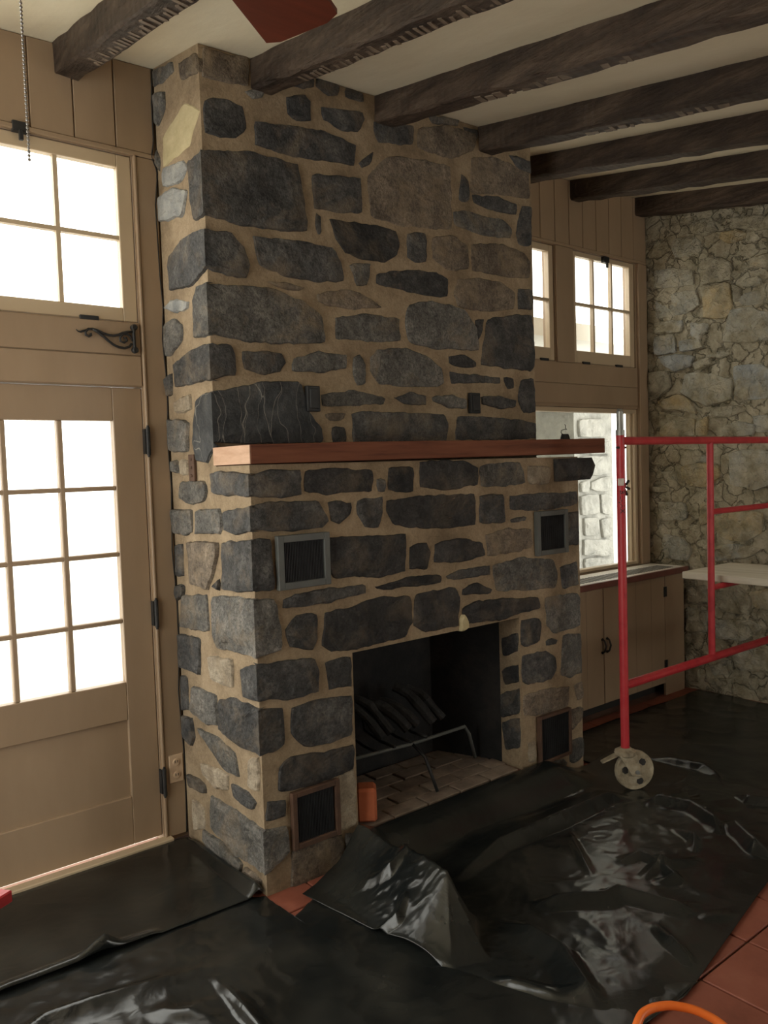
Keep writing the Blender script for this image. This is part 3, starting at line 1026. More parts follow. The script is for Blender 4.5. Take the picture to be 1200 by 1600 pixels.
# ================================================================== CHIMNEY
ch = empty('stone_chimney', (1.0, 0.0, 0.0))
tag(ch, 'large stone fireplace chimney of dark blocks in ochre mortar', 'fireplace')
FX0, FX1, FZ0, FZ1 = 0.455, 1.505, 0.12, 0.895
ZM = 1.70
mb = MB()
mb.box((0, 0, 0), (FX0, YW - .02, ZM))
mb.box((FX1, 0, 0), (WL, YW - .02, ZM))
mb.box((FX0, 0, FZ1), (FX1, YW - .02, ZM))
mb.box((FX0, 0, 0), (FX1, YW - .02, FZ0 - .02))
n0 = len(mb.v)
mb.box((0, YU, ZM), (WL - .01, YW - .02, 99))
for k in range(n0, len(mb.v)):
    a, b, c = mb.v[k]
    if c == 99: mb.v[k] = (a, b, ceil_z(a, b) - .002)
mb.build('mortar_core', M['mortar'], ch, recalc=False)

# firebox lining (splayed, sooty)
BX0, BX1, BY = 0.60, 1.36, 0.52
V = [(FX0 + .001, .10, FZ0 - .02), (BX0, BY, FZ0 - .02), (BX1, BY, FZ0 - .02), (FX1 - .001, .14, FZ0 - .02),
     (FX0 + .001, .10, FZ1), (BX0, BY, FZ1 + .05), (BX1, BY, FZ1 + .05), (FX1 - .001, .14, FZ1)]
obj('firebox_lining', V, [(0, 1, 5, 4), (1, 2, 6, 5), (2, 3, 7, 6), (4, 5, 6, 7)], M['soot'], ch, recalc=False)
# firebrick hearth inside the opening
rb_ = random.Random(5)
row = 0
y = 0.004
while y < 0.50:
    x = FX0 + .006 - (0.1 if row % 2 else 0)
    while x < FX1 - .01:
        a, b = max(x, FX0 + .004), min(x + .2, FX1 - .006)
        if b - a > .03:
            dz = rb_.uniform(-.003, .003)
            box('firebrick', (a, y, FZ0 - .03), (b - .006, y + .094, FZ0 + dz), M['firebrick'], ch, bevel=.003)
        x += .205
    y += .1
    row += 1
box('hearth_base', (FX0, 0.001, FZ0 - .06), (FX1, .52, FZ0 - .012), M['grout'], ch)

A = lambda p: C(300, 60, 4, p)
B = lambda p: C(560, 60, 4, p)
Cc = lambda p: C(310, 400, 4, p)
D = lambda p: C(570, 400, 4, p)
E_ = lambda p: C(380, 700, 4, p)
Fq = lambda p: C(640, 680, 4, p)
G = lambda p: C(420, 960, 3.4767, p)
Hh = lambda p: C(640, 940, 4, p)
I_ = lambda p: C(220, 60, 5, p)
J = lambda p: C(230, 360, 5, p)
K = lambda p: C(240, 640, 5, p)
Lq = lambda p: C(250, 940, 3.3333, p)

upper = [
 ('b', A([(70,60),(240,110),(345,112),(345,290),(70,240)])),
 ('d', A([(75,385),(170,385),(310,425),(335,560),(270,620),(180,610),(85,590),(75,480)])),
 ('d', A([(590,370),(700,355),(740,400),(735,505),(650,515),(600,470)])),
 ('d', A([(395,520),(560,545),(800,580),(1020,670),(1010,800),(860,770),(640,735),(400,665)])),
 ('d', A([(810,430),(1060,470),(1070,510),(1035,590),(940,570),(820,510)])),
 ('d', A([(750,850),(1050,880),(1060,1090),(900,1080),(770,1060)])),
 ('d', A([(1045,780),(1130,715),(1115,770),(1070,805)])),
 ('d', A([(770,1100),(805,1115),(803,1230),(782,1220)])),
 ('s', [(515,342),(542,347),(600,355),(617,362),(622,380),(620,398),(600,409),(560,402),(540,395),(527,375)]),
 ('d', A([(385,1240),(580,1260),(870,1310),(930,1400),(945,1520),(760,1515),(560,1470),(420,1420)])),
 ('d', A([(570,255),(700,225),(760,240),(760,310),(690,310),(580,285)])),
 ('d', A([(775,250),(920,295),(910,360),(850,350),(775,305)])),
 ('d', A([(960,310),(1070,345),(1070,400),(960,365)])),
 ('m', A([(330,335),(470,318),(430,370),(380,375)])),
 ('m', A([(990,1420),(1110,1410),(1090,1540),(1030,1545)])),
 ('b', A([(470,1522),(580,1530),(700,1560),(660,1578),(540,1555)])),
 ('d', B([(100,520),(340,548),(335,660),(130,650),(100,600)])),
 ('b', B([(380,565),(560,545),(730,600),(725,690),(590,748),(460,715),(375,680)])),
 ('m', B([(440,488),(625,512),(620,545),(470,530)])),
 ('d', B([(660,560),(740,575),(735,640),(690,640)])),
 ('b', B([(190,740),(420,770),(570,800),(580,1190),(440,1185),(240,1160),(80,1110),(65,860)])),
 ('d', B([(640,850),(680,900),(690,1000),(665,1020),(625,1005),(640,920)])),
 ('b', B([(710,750),(840,745),(1060,835),(1068,1000),(880,975),(700,960)])),
 ('d', B([(940,728),(1070,772),(1072,845),(1000,815)])),
 ('d', B([(715,980),(870,1000),(985,1040),(980,1105),(860,1080),(720,1030)])),
 ('m', B([(595,1085),(680,1080),(770,1115),(900,1130),(950,1190),(945,1250),(850,1240),(730,1215),(600,1165)])),
 ('d', B([(1020,1055),(1080,1055),(1080,1290),(1000,1285),(985,1220)])),
 ('d', B([(310,1225),(415,1220),(420,1390),(360,1400),(305,1370)])),
 ('b', B([(465,1245),(610,1245),(680,1300),(685,1440),(560,1450),(470,1370)])),
 ('b', B([(710,1290),(860,1285),(1030,1340),(1070,1400),(1065,1500),(900,1480),(715,1450)])),
 ('d', D([(70,110),(200,95),(420,100),(515,140),(510,255),(400,250),(200,200),(75,180)])),
 ('m', [(524,497),(560,492),(622,498),(625,533),(580,532),(525,529)]),
 ('b', Cc([(740,240),(900,215),(1000,230),(1140,320),(1000,330),(870,320),(750,290)])),
 ('d', Cc([(275,600),(400,595),(510,615),(540,670),(500,725),(380,735),(285,710)])),
 ('m', Cc([(600,640),(750,605),(920,620),(920,700),(780,720),(590,715)])),
 ('m', Cc([(970,640),(1010,625),(1040,680),(1040,790),(990,800),(965,740)])),
 ('m', Cc([(770,870),(900,850),(1070,860),(1165,890),(1150,925),(1000,930),(780,940)])),
 ('d', Cc([(840,1080),(910,1070),(920,1165),(850,1165)])),
 ('b', Cc([(790,990),(920,985),(910,1022),(830,1025)])),
 ('d', [(551,646),(562,643),(620,646),(690,648),(700,660),(695,690),(640,692),(552,690)]),
 ('b', D([(590,150),(720,145),(850,170),(930,230),(925,330),(760,345),(580,320),(560,220)])),
 ('d', D([(960,210),(1040,215),(1045,330),(960,330)])),
 ('m', D([(280,300),(420,290),(620,340),(690,440),(710,590),(560,580),(420,575),(280,540),(250,420)])),
 ('d', D([(690,410),(745,395),(725,480),(710,525)])),
 ('d', D([(770,400),(900,375),(1042,375),(1055,690),(1030,720),(900,700),(730,680),(740,560)])),
 ('m', D([(80,590),(250,580),(400,640),(475,700),(490,790),(450,820),(250,810),(90,800),(40,720),(40,640)])),
 ('d', D([(530,630),(620,625),(695,660),(690,695),(590,690),(530,670)])),
 ('d', D([(530,725),(700,750),(840,760),(840,800),(700,790),(540,800)])),
 ('s', D([(870,760),(930,770),(930,820),(890,825)])),
 ('d', D([(970,780),(1050,770),(1060,970),(990,975),(960,900)])),
 ('d', D([(180,890),(280,860),(380,870),(375,930),(250,925)])),
 ('m', D([(420,880),(540,870),(630,900),(625,950),(520,940),(430,915)])),
 ('d', D([(725,880),(850,885),(940,900),(935,945),(830,950),(730,925)])),
 ('d', D([(580,1000),(750,1010),(1000,1030),(1065,1050),(1068,1140),(800,1145),(570,1150)])),
]
sd = 100
for (m, p) in upper:
    sd += 1
    stone(ch, 'FU', p, M[m], sd, rough=.005)
# quoins of the upper corner: front outline + side outline
CU = ('LS', None, 0.0, YU)
quoin_u = [
 ('d', A([(80,670),(380,720),(660,790),(715,1200),(600,1205),(300,1160),(90,1110)]), I_([(380,980),(480,940),(500,1350),(430,1420),(390,1200)])),
 ('d', A([(90,1195),(240,1215),(320,1310),(355,1420),(340,1495),(220,1480),(95,1430)]), J([(190,200),(280,90),(350,30),(455,10),(460,290),(360,430),(190,470),(175,280)])),
 ('m', Cc([(70,185),(230,190),(450,210),(650,290),(770,380),(780,540),(560,545),(300,530),(85,490)]), J([(370,560),(400,450),(480,410),(495,800),(440,830),(380,830)])),
 ('d', Cc([(95,560),(200,555),(225,600),(225,740),(100,760)]), J([(220,1050),(330,960),(420,900),(490,900),(510,1180),(400,1180),(240,1220)])),
 ('k', Cc([(110,860),(250,820),(370,795),(500,790),(620,790),(660,870),(670,960),(760,1080),(770,1165),(400,1165),(120,1165)]), [(308,628),(316,618),(334,614),(336,640),(337,692),(325,722),(309,718),(304,684),(308,640)]),
]
for (m, pf, ps) in quoin_u:
    sd += 1
    stone(ch, 'FU', pf, M[m], sd, proud=.016, rough=.006, side=('LS', ps, 0.0, YU))
side_u = [
 ('m', I_([(85,270),(250,190),(260,260),(110,380)])),
 ('m', I_([(90,470),(190,420),(190,560),(150,680),(90,690)])),
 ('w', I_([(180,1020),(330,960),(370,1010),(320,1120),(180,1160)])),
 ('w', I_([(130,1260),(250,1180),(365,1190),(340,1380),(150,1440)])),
 ('m', I_([(80,900),(130,870),(155,960),(150,1040),(100,1000)])),
 ('b', I_([(300,200),(440,120),(455,260),(320,320)])),
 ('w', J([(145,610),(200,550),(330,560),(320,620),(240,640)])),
 ('m', J([(130,760),(200,700),(275,730),(280,850),(200,960),(120,990),(110,880)])),
 ('d', J([(160,1160),(200,1120),(200,1280),(170,1300)])),
 ('p', J([(220,1340),(340,1280),(350,1400),(230,1420)])),
 ('m', K([(120,80),(280,100),(270,320),(130,320)])),
 ('m', K([(150,400),(200,400),(200,490),(155,490)])),
 ('p', K([(215,400),(270,400),(270,500),(220,500)])),
 ('m', K([(220,570),(400,555),(420,640),(400,710),(300,735),(215,700)])),
 ('m', K([(155,780),(300,790),(300,950),(240,980),(160,950)])),
 ('m', K([(340,790),(520,775),(540,870),(520,970),(420,960),(340,970)])),
 ('d', K([(150,1060),(230,1060),(240,1290),(170,1290)])),
 ('b', K([(280,1040),(510,1040),(500,1180),(430,1400),(300,1350)])),
 ('d', K([(485,1390),(520,1330),(522,1410)])),
 ('d', K([(165,1370),(250,1380),(240,1450),(190,1490)])),
 ('m', [(286,930),(324,930),(327,986),(283,979)]),
 ('d', Lq([(100,165),(210,195),(210,380),(100,330)])),
 ('p', Lq([(255,285),(380,300),(385,450),(270,400)])),
 ('d', Lq([(105,385),(145,400),(150,560),(110,560)])),
 ('m', Lq([(170,440),(295,490),(300,640),(230,630),(165,560)])),
 ('d', Lq([(125,600),(170,610),(185,700),(170,745),(130,690)])),
 ('m', Lq([(200,655),(290,700),(390,790),(415,910),(340,870),(280,780)])),
 ('p', Lq([(220,840),(360,900),(360,980),(290,960),(230,900)])),
 ('d', Lq([(150,900),(240,950),(245,1000),(160,960)])),
 ('d', Lq([(380,950),(460,990),(505,1050),(480,1080),(390,1010)])),
 ('p', Lq([(170,1030),(230,1080),(235,1180),(180,1190)])),
 ('m', Lq([(235,1190),(330,1260),(430,1360),(420,1420),(320,1350),(230,1240)])),
 ('b', Lq([(445,1380),(530,1450),(525,1500),(440,1440)])),
 ('p', Lq([(470,830),(520,812),(518,990),(470,960)])),
]
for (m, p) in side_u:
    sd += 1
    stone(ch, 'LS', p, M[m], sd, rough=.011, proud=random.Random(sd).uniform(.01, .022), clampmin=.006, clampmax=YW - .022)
stone(ch, 'LS', I_([(345,520),(465,560),(400,760),(380,840),(180,1000),(178,780),(260,640)]), M['plaster'], 99, proud=.006, rough=.003).name = 'plaster_patch'

quoin_l = [
 ('d', E_([(60,165),(350,135),(360,290),(230,305),(60,300)]), K([(445,500),(530,480),(640,500),(775,510),(780,670),(650,670),(470,650)])),
 ('d', E_([(60,365),(150,345),(320,345),(470,335),(525,460),(480,495),(280,515),(65,500)]), K([(555,800),(770,760),(775,955),(650,960),(560,945)])),
 ('d', E_([(65,575),(165,575),(190,880),(80,885)]), K([(550,1040),(770,1030),(795,1410),(650,1410),(545,1400)])),
 ('m', E_([(80,955),(190,950),(235,1150),(230,1260),(100,1295)]), [(335,932),(400,936),(403,1030),(376,1018),(343,1012),(334,990)]),
 ('d', [(407,1036),(455,1032),(492,1029),(497,1050),(497,1080),(450,1090),(408,1094)], Lq([(425,350),(520,335),(520,500),(440,490)])),
 ('d', [(407.5,1109),(440,1108),(442,1162),(425,1175),(409,1181)], Lq([(320,510),(400,510),(520,560),(530,790),(450,760),(370,705),(315,660)])),
 ('m', [(412,1297),(448,1288),(451,1330),(430,1360),(413,1364)], Lq([(275,1010),(400,1090),(540,1190),(545,1400),(400,1310),(275,1170)])),
]
for (m, pf, ps) in quoin_l:
    sd += 1
    stone(ch, 'FL', pf, M[m], sd, proud=.016, rough=.007, side=('LS', ps, 0.0, 0.0))
lower = [
 ('s', E_([(390,140),(600,130),(800,140),(800,270),(640,270),(530,290),(390,270)])),
 ('d', E_([(835,200),(880,200),(880,270),(840,270)])),
 ('s', E_([(910,128),(1060,128),(1060,265),(1000,275),(910,260)])),
 ('d', E_([(530,340),(670,345),(665,410),(600,465),(555,450)])),
 ('d', E_([(715,335),(870,310),(870,400),(840,490),(760,490),(720,420)])),
 ('s', [(606,783),(640,777),(680,776),(740,771),(743,790),(741,820),(690,824),(640,823),(613,818),(605,800)]),
 ('s', E_([(535,560),(780,555),(1010,540),(1005,770),(870,800),(700,795),(560,815),(535,690)])),
 ('s', E_([(1040,620),(1140,600),(1165,650),(1150,755),(1040,750)])),
 ('d', E_([(260,950),(330,915),(450,890),(640,870),(760,855),(760,905),(620,940),(440,975),(250,1005)])),
 ('s', [(585,917),(630,904),(680,897),(690,902),(685,912),(640,916),(600,922)]),
 ('d', E_([(330,1045),(455,1040),(455,1190),(430,1260),(370,1250),(290,1240),(270,1140)])),
 ('s', [(508,958),(545,950),(592,935),(640,932),(643,972),(630,995),(552,1013),(520,1017),(503,1008)]),
 ('d', [(509,1035),(547,1027),(549,1071),(515,1076)]),
 ('s', Fq([(65,165),(200,165),(350,165),(430,200),(420,310),(200,340),(70,325)])),
 ('m', Fq([(440,190),(690,170),(720,300),(560,318),(450,318)])),
 ('p', Fq([(735,190),(875,200),(868,300),(745,300)])),
 ('d', Fq([(440,380),(580,370),(590,545),(440,545)])),
 ('d', Fq([(630,380),(760,365),(930,365),(1045,345),(1045,430),(900,455),(760,470),(630,465)])),
 ('d', Fq([(630,520),(730,505),(720,535),(640,545)])),
 ('s', Fq([(160,680),(290,645),(450,670),(470,750),(350,780),(220,790),(160,790)])),
 ('b', Fq([(480,620),(600,590),(755,590),(760,700),(640,730),(490,750)])),
 ('d', Fq([(980,490),(1048,475),(1048,680),(980,680)])),
 ('d', Fq([(225,880),(330,840),(500,815),(500,870),(350,890),(240,905)])),
 ('m', Fq([(520,810),(700,770),(890,780),(920,860),(910,950),(780,965),(540,970)])),
 ('d', Fq([(940,830),(1040,795),(1052,930),(960,955)])),
 ('s', Fq([(330,960),(420,930),(510,960),(500,985),(330,1000)])),
 ('s', Fq([(40,1000),(280,950),(310,1010),(300,1190),(100,1225),(30,1190)])),
 ('s', Fq([(330,1080),(420,1040),(560,1030),(800,1010),(810,1080),(700,1110),(560,1150),(340,1180)])),
 ('m', Fq([(845,1020),(1040,990),(1060,1020),(1058,1190),(900,1235),(860,1190)])),
 ('d', Fq([(700,1160),(800,1150),(820,1200),(810,1280),(720,1320),(700,1300)])),
 ('d', Fq([(850,1290),(920,1275),(910,1305),(860,1310)])),
 ('m', Hh([(960,210),(1068,205),(1072,440),(1000,470),(945,450)])),
 ('d', Hh([(705,340),(850,315),(910,350),(915,430),(880,480),(740,515),(705,500)])),
 ('b', Hh([(710,590),(850,550),(990,530),(990,650),(900,680),(810,705),(715,715)])),
 ('b', Hh([(1030,520),(1075,505),(1078,600),(1050,615)])),
 ('b', Hh([(1003,680),(1080,660),(1078,720),(1020,800),(1003,780)])),
 ('m', Hh([(1010,870),(1080,850),(1085,960),(1040,1000),(1000,1000)])),
 ('p', Hh([(740,890),(780,865),(785,990),(745,1000)])),
 ('m', Hh([(850,1015),(960,985),(980,1010),(960,1060),(880,1040)])),
 ('d', G([(130,510),(290,460),(440,445),(452,560),(445,650),(330,690),(190,720),(125,640)])),
 ('s', G([(60,830),(120,770),(300,750),(455,705),(460,835),(370,875),(200,935),(50,960)])),
 ('d', [(418,1255),(445,1250),(446,1273),(418,1281)]),
 ('b', [(458,1326),(532,1304),(540,1348),(500,1372),(455,1385)]),
 ('m', G([(415,1195),(540,1180),(540,1290),(435,1365)])),
]
for (m, p) in lower:
    sd += 1
    stone(ch, 'FL', p, M[m], sd, rough=.007, clampmax=2.012)
# plastered strip beside the opening, chipped lime lump on the lintel
stone(ch, 'FL', G([(380,890),(462,845),(470,1145),(388,1168)]), M['p'], 301, proud=.006, rough=.003).name = 'plaster_strip'
stone(ch, 'FL', [(718,966),(724,960),(728,972),(730,981),(718,986)], M['plaster'], 302, proud=.02, rough=.004, step=.012).name = 'plaster_lump'
# sooty stones on the inner right reveal
for i, p in enumerate([[(785,998),(811,990),(811,1018),(786,1024)], [(784,1048),(811,1040),(811,1066),(790,1070)], [(782,1086),(811,1076),(811,1115),(784,1120)], [(786,1130),(811,1122),(812,1165),(790,1172)]]):
    stone(ch, 'JR', p, M['s' if i < 2 else 'd'], 320 + i, proud=.008, clampmin=.012, clampmax=.135)
# corbel stone projecting under the right end of the mantel
cb = MB()
c0 = [(1.80, 1.572), (2.075, 1.575), (2.095, 1.60), (2.105, 1.65), (2.085, 1.694), (1.80, 1.690)]
rr = random.Random(9)
ringF = [(x + rr.uniform(-.003, .003), -0.03 + rr.uniform(-.006, .006), z) for x, z in c0]
ringI = [(1.95 + (x - 1.95) * .7, -0.042, 1.635 + (z - 1.635) * .6) for x, z in c0]
ringB = [(x, 0.20, z) for x, z in c0]
n = len(c0)
cb.v = ringI + ringF + ringB
cb.f = [tuple(range(n))]
for k in range(2):
    for i in range(n):
        cb.f.append((k * n + i, k * n + (i + 1) % n, (k + 1) * n + (i + 1) % n, (k + 1) * n + i))
cb.f.append(tuple(range(2 * n, 3 * n))[::-1])
cb.build('stone', M['s'], ch)

# ------------------------------------------------------------------ mantel shelf
man = empty('mantel_shelf', (1.1, 0.1, 1.702))
tag(man, 'long red-stained wooden mantel shelf with a pale raw end', 'mantel')
z0, z1 = 1.703, 1.777
V, Fc = [], []
xs_ = [-0.010, 0.4, 0.9, 1.4, 1.8, 2.205]
for i, x in enumerate(xs_):
    zb = z0 + .014 * i / 5
    zt = z1 + .020 * i / 5 + (.003 if i in (1, 2) else 0)
    V += [(x, -0.030, zb), (x, 0.272, zb), (x, 0.272, zt), (x, -0.030, zt)]
for i in range(len(xs_) - 1):
    for c in range(4):
        d = (c + 1) % 4
        Fc.append((i * 4 + c, i * 4 + d, (i + 1) * 4 + d, (i + 1) * 4 + c))
Fc += [(0, 1, 2, 3), (20, 23, 22, 21)]
obj('shelf_board', V, Fc, M['mantel'], man, bevel=.003)
box('end_grain', (-0.0135, -0.029, z0 + .001), (-0.0101, 0.271, z1 - .001), M['mantel_end'], man)

# little black clip with wire handles standing on the right of the mantel
clip = empty('binder_clip', (2.0, 0.10, 1.795))
q = px(883, 684, 1, 0.10)
cx = q.x
zt = z1 + .020 * (cx / 2.2) + .001
clip.location = (cx, 0.10, zt)
tag(clip, 'small black metal clip standing on the right end of the mantel', 'clip')
V = [(cx - .026, .085, zt), (cx + .026, .085, zt), (cx + .026, .115, zt), (cx - .026, .115, zt), (cx - .026, .097, zt + .03), (cx + .026, .097, zt + .03), (cx + .026, .103, zt + .03), (cx - .026, .103, zt + .03)]
obj('clip_body', V, [(0, 3, 2, 1), (4, 5, 6, 7), (0, 1, 5, 4), (1, 2, 6, 5), (2, 3, 7, 6), (3, 0, 4, 7)], M['iron'], clip)
MB().tube([(cx - .02, .1, zt + .028), (cx - .034, .1, zt + .038), (cx - .03, .1, zt + .05), (cx - .01, .1, zt + .055), (cx + .015, .1, zt + .056), (cx + .004, .1, zt + .062), (cx + .005, .1, zt + .078), (cx - .002, .1, zt + .082)], .002, 6).build('wire_handle', M['iron'], clip)

# iron sockets in the upper breast, iron strip on the side
for (a, b, c, d, lb) in ((.443, .513, 1.932, 2.045, 'small black iron plate in the chimney beside the white-veined black stone'), (1.456, 1.528, 1.942, 2.048, 'small black iron plate in the chimney near its right edge above the mantel')):
    o = MB().box((a, YU - .024, c), (b, YU - .0005, d)).box((a + .012, YU - .030, c + .012), (b - .012, YU - .022, d - .012)).build('iron_plate', M['iron'], bevel=.003)
    tag(o, lb, 'iron plate', 'iron plates in the upper chimney')
o = MB().box((-.014, .452, 1.642), (-.0005, .505, 1.756))
for z_ in (1.665, 1.70, 1.735):
    o.box((-.018, .470, z_ - .006), (-.013, .487, z_ + .006))
tag(o.build('iron_strap', M['vent_rust'], bevel=.002), 'narrow dark iron strap on the sunlit side of the chimney', 'iron strap')

# vent grilles
def vent(x0, x1, z0, z1, fm, label, fw=.028):
    r = empty('vent_grille', ((x0 + x1) / 2, 0, z0))
    tag(r, label, 'vent', 'square vent grilles in the chimney face')
    y0, y1 = -0.026, -0.0006
    box('frame', (x0, y0, z0), (x0 + fw, y1, z1), fm, r, bevel=.002)
    box('frame', (x1 - fw, y0, z0), (x1, y1, z1), fm, r, bevel=.002)
    box('frame', (x0 + fw, y0, z0), (x1 - fw, y1, z0 + fw), fm, r, bevel=.002)
    box('frame', (x0 + fw, y0, z1 - fw), (x1 - fw, y1, z1), fm, r, bevel=.002)
    box('backing', (x0 + fw, -.006, z0 + fw), (x1 - fw, y1, z1 - fw), M['slot'], r)
    mb = MB()
    x = x0 + fw + .004
    while x < x1 - fw - .004:
        mb.box((x, -.016, z0 + fw), (x + .0028, -.006, z1 - fw))
        x += .0075
    g = mb.build('louvre', M['vent_dark'], r, recalc=False)
    g['kind'] = 'stuff'
vent(.096, .344, 1.204, 1.419, M['vent_grey'], 'grey framed vent grille below the mantel at the left')
vent(1.632, 1.880, 1.196, 1.424, M['vent_grey'], 'grey framed vent grille below the mantel at the right', .026)
vent(.118, .350, .152, .386, M['vent_rust'], 'rusty vent grille low at the left of the fire opening', .022)
vent(1.618, 1.876, .107, .360, M['vent_rust'], 'rusty vent grille low at the right of the fire opening', .016)

# red brick standing on the hearth
q0 = px(574, 1288, 2, FZ0)
bk = MB()
bx, by = q0.x, q0.y
ang = -0.62
def rot(x, y): return (bx + x * math.cos(ang) - y * math.sin(ang), by + x * math.sin(ang) + y * math.cos(ang))
V = []
for z in (FZ0 + .004, FZ0 + .155):
    for (x, y) in ((-.045, 0), (.045, 0), (.045, .095), (-.045, .095)):
        a = rot(x, y)
        V.append((a[0], a[1], z))
tag(obj('brick', V, [(0, 3, 2, 1), (4, 5, 6, 7), (0, 1, 5, 4), (1, 2, 6, 5), (2, 3, 7, 6), (3, 0, 4, 7)], M['redbrick'], bevel=.012), 'orange-red brick standing on end on the hearth', 'brick')

# iron grate bar and charred logs in the firebox
gr = empty('fire_grate', (.85, .22, FZ0))
tag(gr, 'iron fire grate with a bent front bar inside the sooty firebox', 'grate')
def on_y(a, b, y): return px(a, b, 1, y)
q1, q2, q3 = on_y(552, 1186, .16), on_y(644, 1162, .2), on_y(726, 1135, .22)
foot = on_y(742, 1172, .26); foot.z = max(foot.z, FZ0 + .004)
MB().tube([q1, q2, q3, Vector((q3.x + .04, .23, q3.z - .05)), Vector((q3.x + .10, .25, FZ0 + .012))], .009, 8).build('front_bar', M['vent_grey'], gr, smooth=True)
MB().tube([q2, Vector((q2.x + .012, .12, q2.z - .05)), Vector((q2.x + .03, .06, FZ0 + .01))], .008, 8).build('leg', M['iron'], gr, smooth=True)
MB().tube([q1, Vector((q1.x - .005, .13, FZ0 + .01))], .008, 8).build('leg', M['iron'], gr, smooth=True)
for i in range(5):
    x = q1.x + .05 + i * .10
    MB().tube([(x, .17, q1.z - .008), (x + .02, .30, q1.z - .02), (x + .03, .44, q1.z - .0), (x + .035, .47, q1.z + .10)], .008, 8).build('bar', M['iron'], gr, smooth=True)
rr = random.Random(21)
labs = ['charred log lying at the left of the fire grate', 'charred log leaning in the middle of the fire grate', 'charred log leaning at the right of the fire grate', 'short charred log on top of the leaning logs', 'charred log at the back of the fire grate', 'thin charred log across the front of the fire grate']
for i in range(6):
    x = q1.x + .19 + i * .08
    a = Vector((x, .19 + .02 * (i % 2), q1.z + .045))
    b = Vector((x - .11 + rr.uniform(-.006, .006), .34 + .02 * (i % 2), q1.z + .19 + rr.uniform(-.04, .05)))
    pts = []
    rs = []
    for k in range(6):
        t = k / 5
        pts.append(a.lerp(b, t) + Vector((rr.uniform(-.006, .006), rr.uniform(-.006, .006), .03 * math.sin(t * 3.1))))
        rs.append(.024 + rr.uniform(-.005, .005))
    tag(MB().tube(pts, rs, 9).build('charred_log', M['charlog']), labs[i], 'log', 'charred logs in the firebox')

# ------------------------------------------------------------------ scrolled iron bracket and outlet on the door wall
br = empty('iron_bracket', (-.12, YW - .01, 2.23))
tag(br, 'scrolled black iron bracket fixed above the garden door', 'bracket')
def bpt(l, dy=-.022):
    out = []
    for a, b in l:
        q = px(110 + a / 10, 490 + b / 10, 1, YW + dy)
        out.append(q)
    return out
MB().tube(bpt([(985, 200), (990, 300), (995, 400), (1003, 500), (1010, 585)]), [.011, .007, .008, .007, .011], 10).build('back_bar', M['iron'], br, smooth=True)
MB().tube(bpt([(970, 285), (900, 285), (820, 300), (760, 330), (680, 345), (600, 335), (520, 310), (430, 265), (350, 240), (280, 240), (235, 280), (240, 330), (290, 355), (325, 335), (315, 305)]), .0055, 8).build('scroll', M['iron'], br, smooth=True)
MB().tube(bpt([(350, 240), (430, 290), (520, 360), (600, 430), (680, 490), (760, 525), (850, 540), (920, 520), (960, 470)]), .0055, 8).build('scroll', M['iron'], br, smooth=True)
MB().tube(bpt([(975, 430), (930, 350), (880, 318), (820, 320), (775, 370), (780, 430), (840, 455), (885, 420), (870, 380), (840, 385)]), .005, 8).build('scroll', M['iron'], br, smooth=True)
MB().tube(bpt([(250, 262), (200, 270), (160, 285), (120, 275), (90, 245)]), [.005, .005, .004, .003, .002], 8).build('tail', M['iron'], br, smooth=True)
for b_ in (215, 570):
    a = px(110 + 98.5 + b_ / 200, 490 + b_ / 10, 1, YW - .022)
    MB().lathe([(.010, -.010), (.014, -.004), (.014, .012)], (a.x, YW - .022, a.z), (0, 1, 0), 12).build('boss', M['iron'], br)

ol = empty('wall_outlet', (-.044, YW - .014, .27))
tag(ol, 'tan electrical outlet on the casing between door and chimney', 'outlet')
box('cover_plate', (-.079, YW - .020, .268), (-.012, YW - .0143, .396), M['outlet'], ol, bevel=.002)
for z_ in (.302, .362):
    MB().lathe([(.016, 0), (.016, .004), (.014, .005)], (-.0455, YW - .020, z_), (0, -1, 0), 14).build('socket', M['outlet'], ol)
    for dx in (-.006, .006):
        box('slot', (-.0455 + dx - .0015, YW - .0262, z_ - .003), (-.0455 + dx + .0015, YW - .0249, z_ + .008), M['slot'], ol)

# ------------------------------------------------------------------ radiator cabinet under the picture window
cab = empty('radiator_cabinet', (2.88, .57, 0))
tag(cab, 'low tan radiator cabinet with a grilled top under the picture window', 'cabinet')
cy = 0.425
box('carcass', (2.03, cy + .02, .085), (3.745, YW - .02, .855), M['paint'], cab)
box('plinth', (2.03, cy + .10, 0.0), (3.745, YW - .02, .085), M['slot'], cab)
for (a, b) in ((2.04, 2.405), (2.409, 2.786)):
    pass
dl = box('door', (2.075, cy, .09), (2.786, cy + .02, .85), M['paint'], cab, bevel=.003)
dr = box('door', (2.794, cy, .09), (3.500, cy + .02, .85), M['paint'], cab, bevel=.003)
box('end_panel', (3.504, cy, 0.0), (3.745, cy + .02, .85), M['paint'], cab, bevel=.002)
box('end_panel', (2.031, cy, 0.0), (2.071, cy + .02, .85), M['paint'], cab, bevel=.002)
for (d, xs2) in ((dl, (2.25, 2.43, 2.61)), (dr, (2.97, 3.15, 3.33))):
    for x in xs2:
        box('groove', (x - .0012, cy - .0004, .092), (x + .0012, cy + .001, .848), M['beam_nick'], d)
for (d, x, s) in ((dl, 2.765, 1), (dr, 2.815, 1)):
    MB().tube([(x, cy - .002, .43), (x + .004 * s, cy - .02, .44), (x + .012 * s, cy - .026, .475), (x + .004 * s, cy - .02, .51), (x, cy - .002, .52)], [.010, .006, .007, .006, .010], 8).build('handle', M['iron'], d, smooth=True)
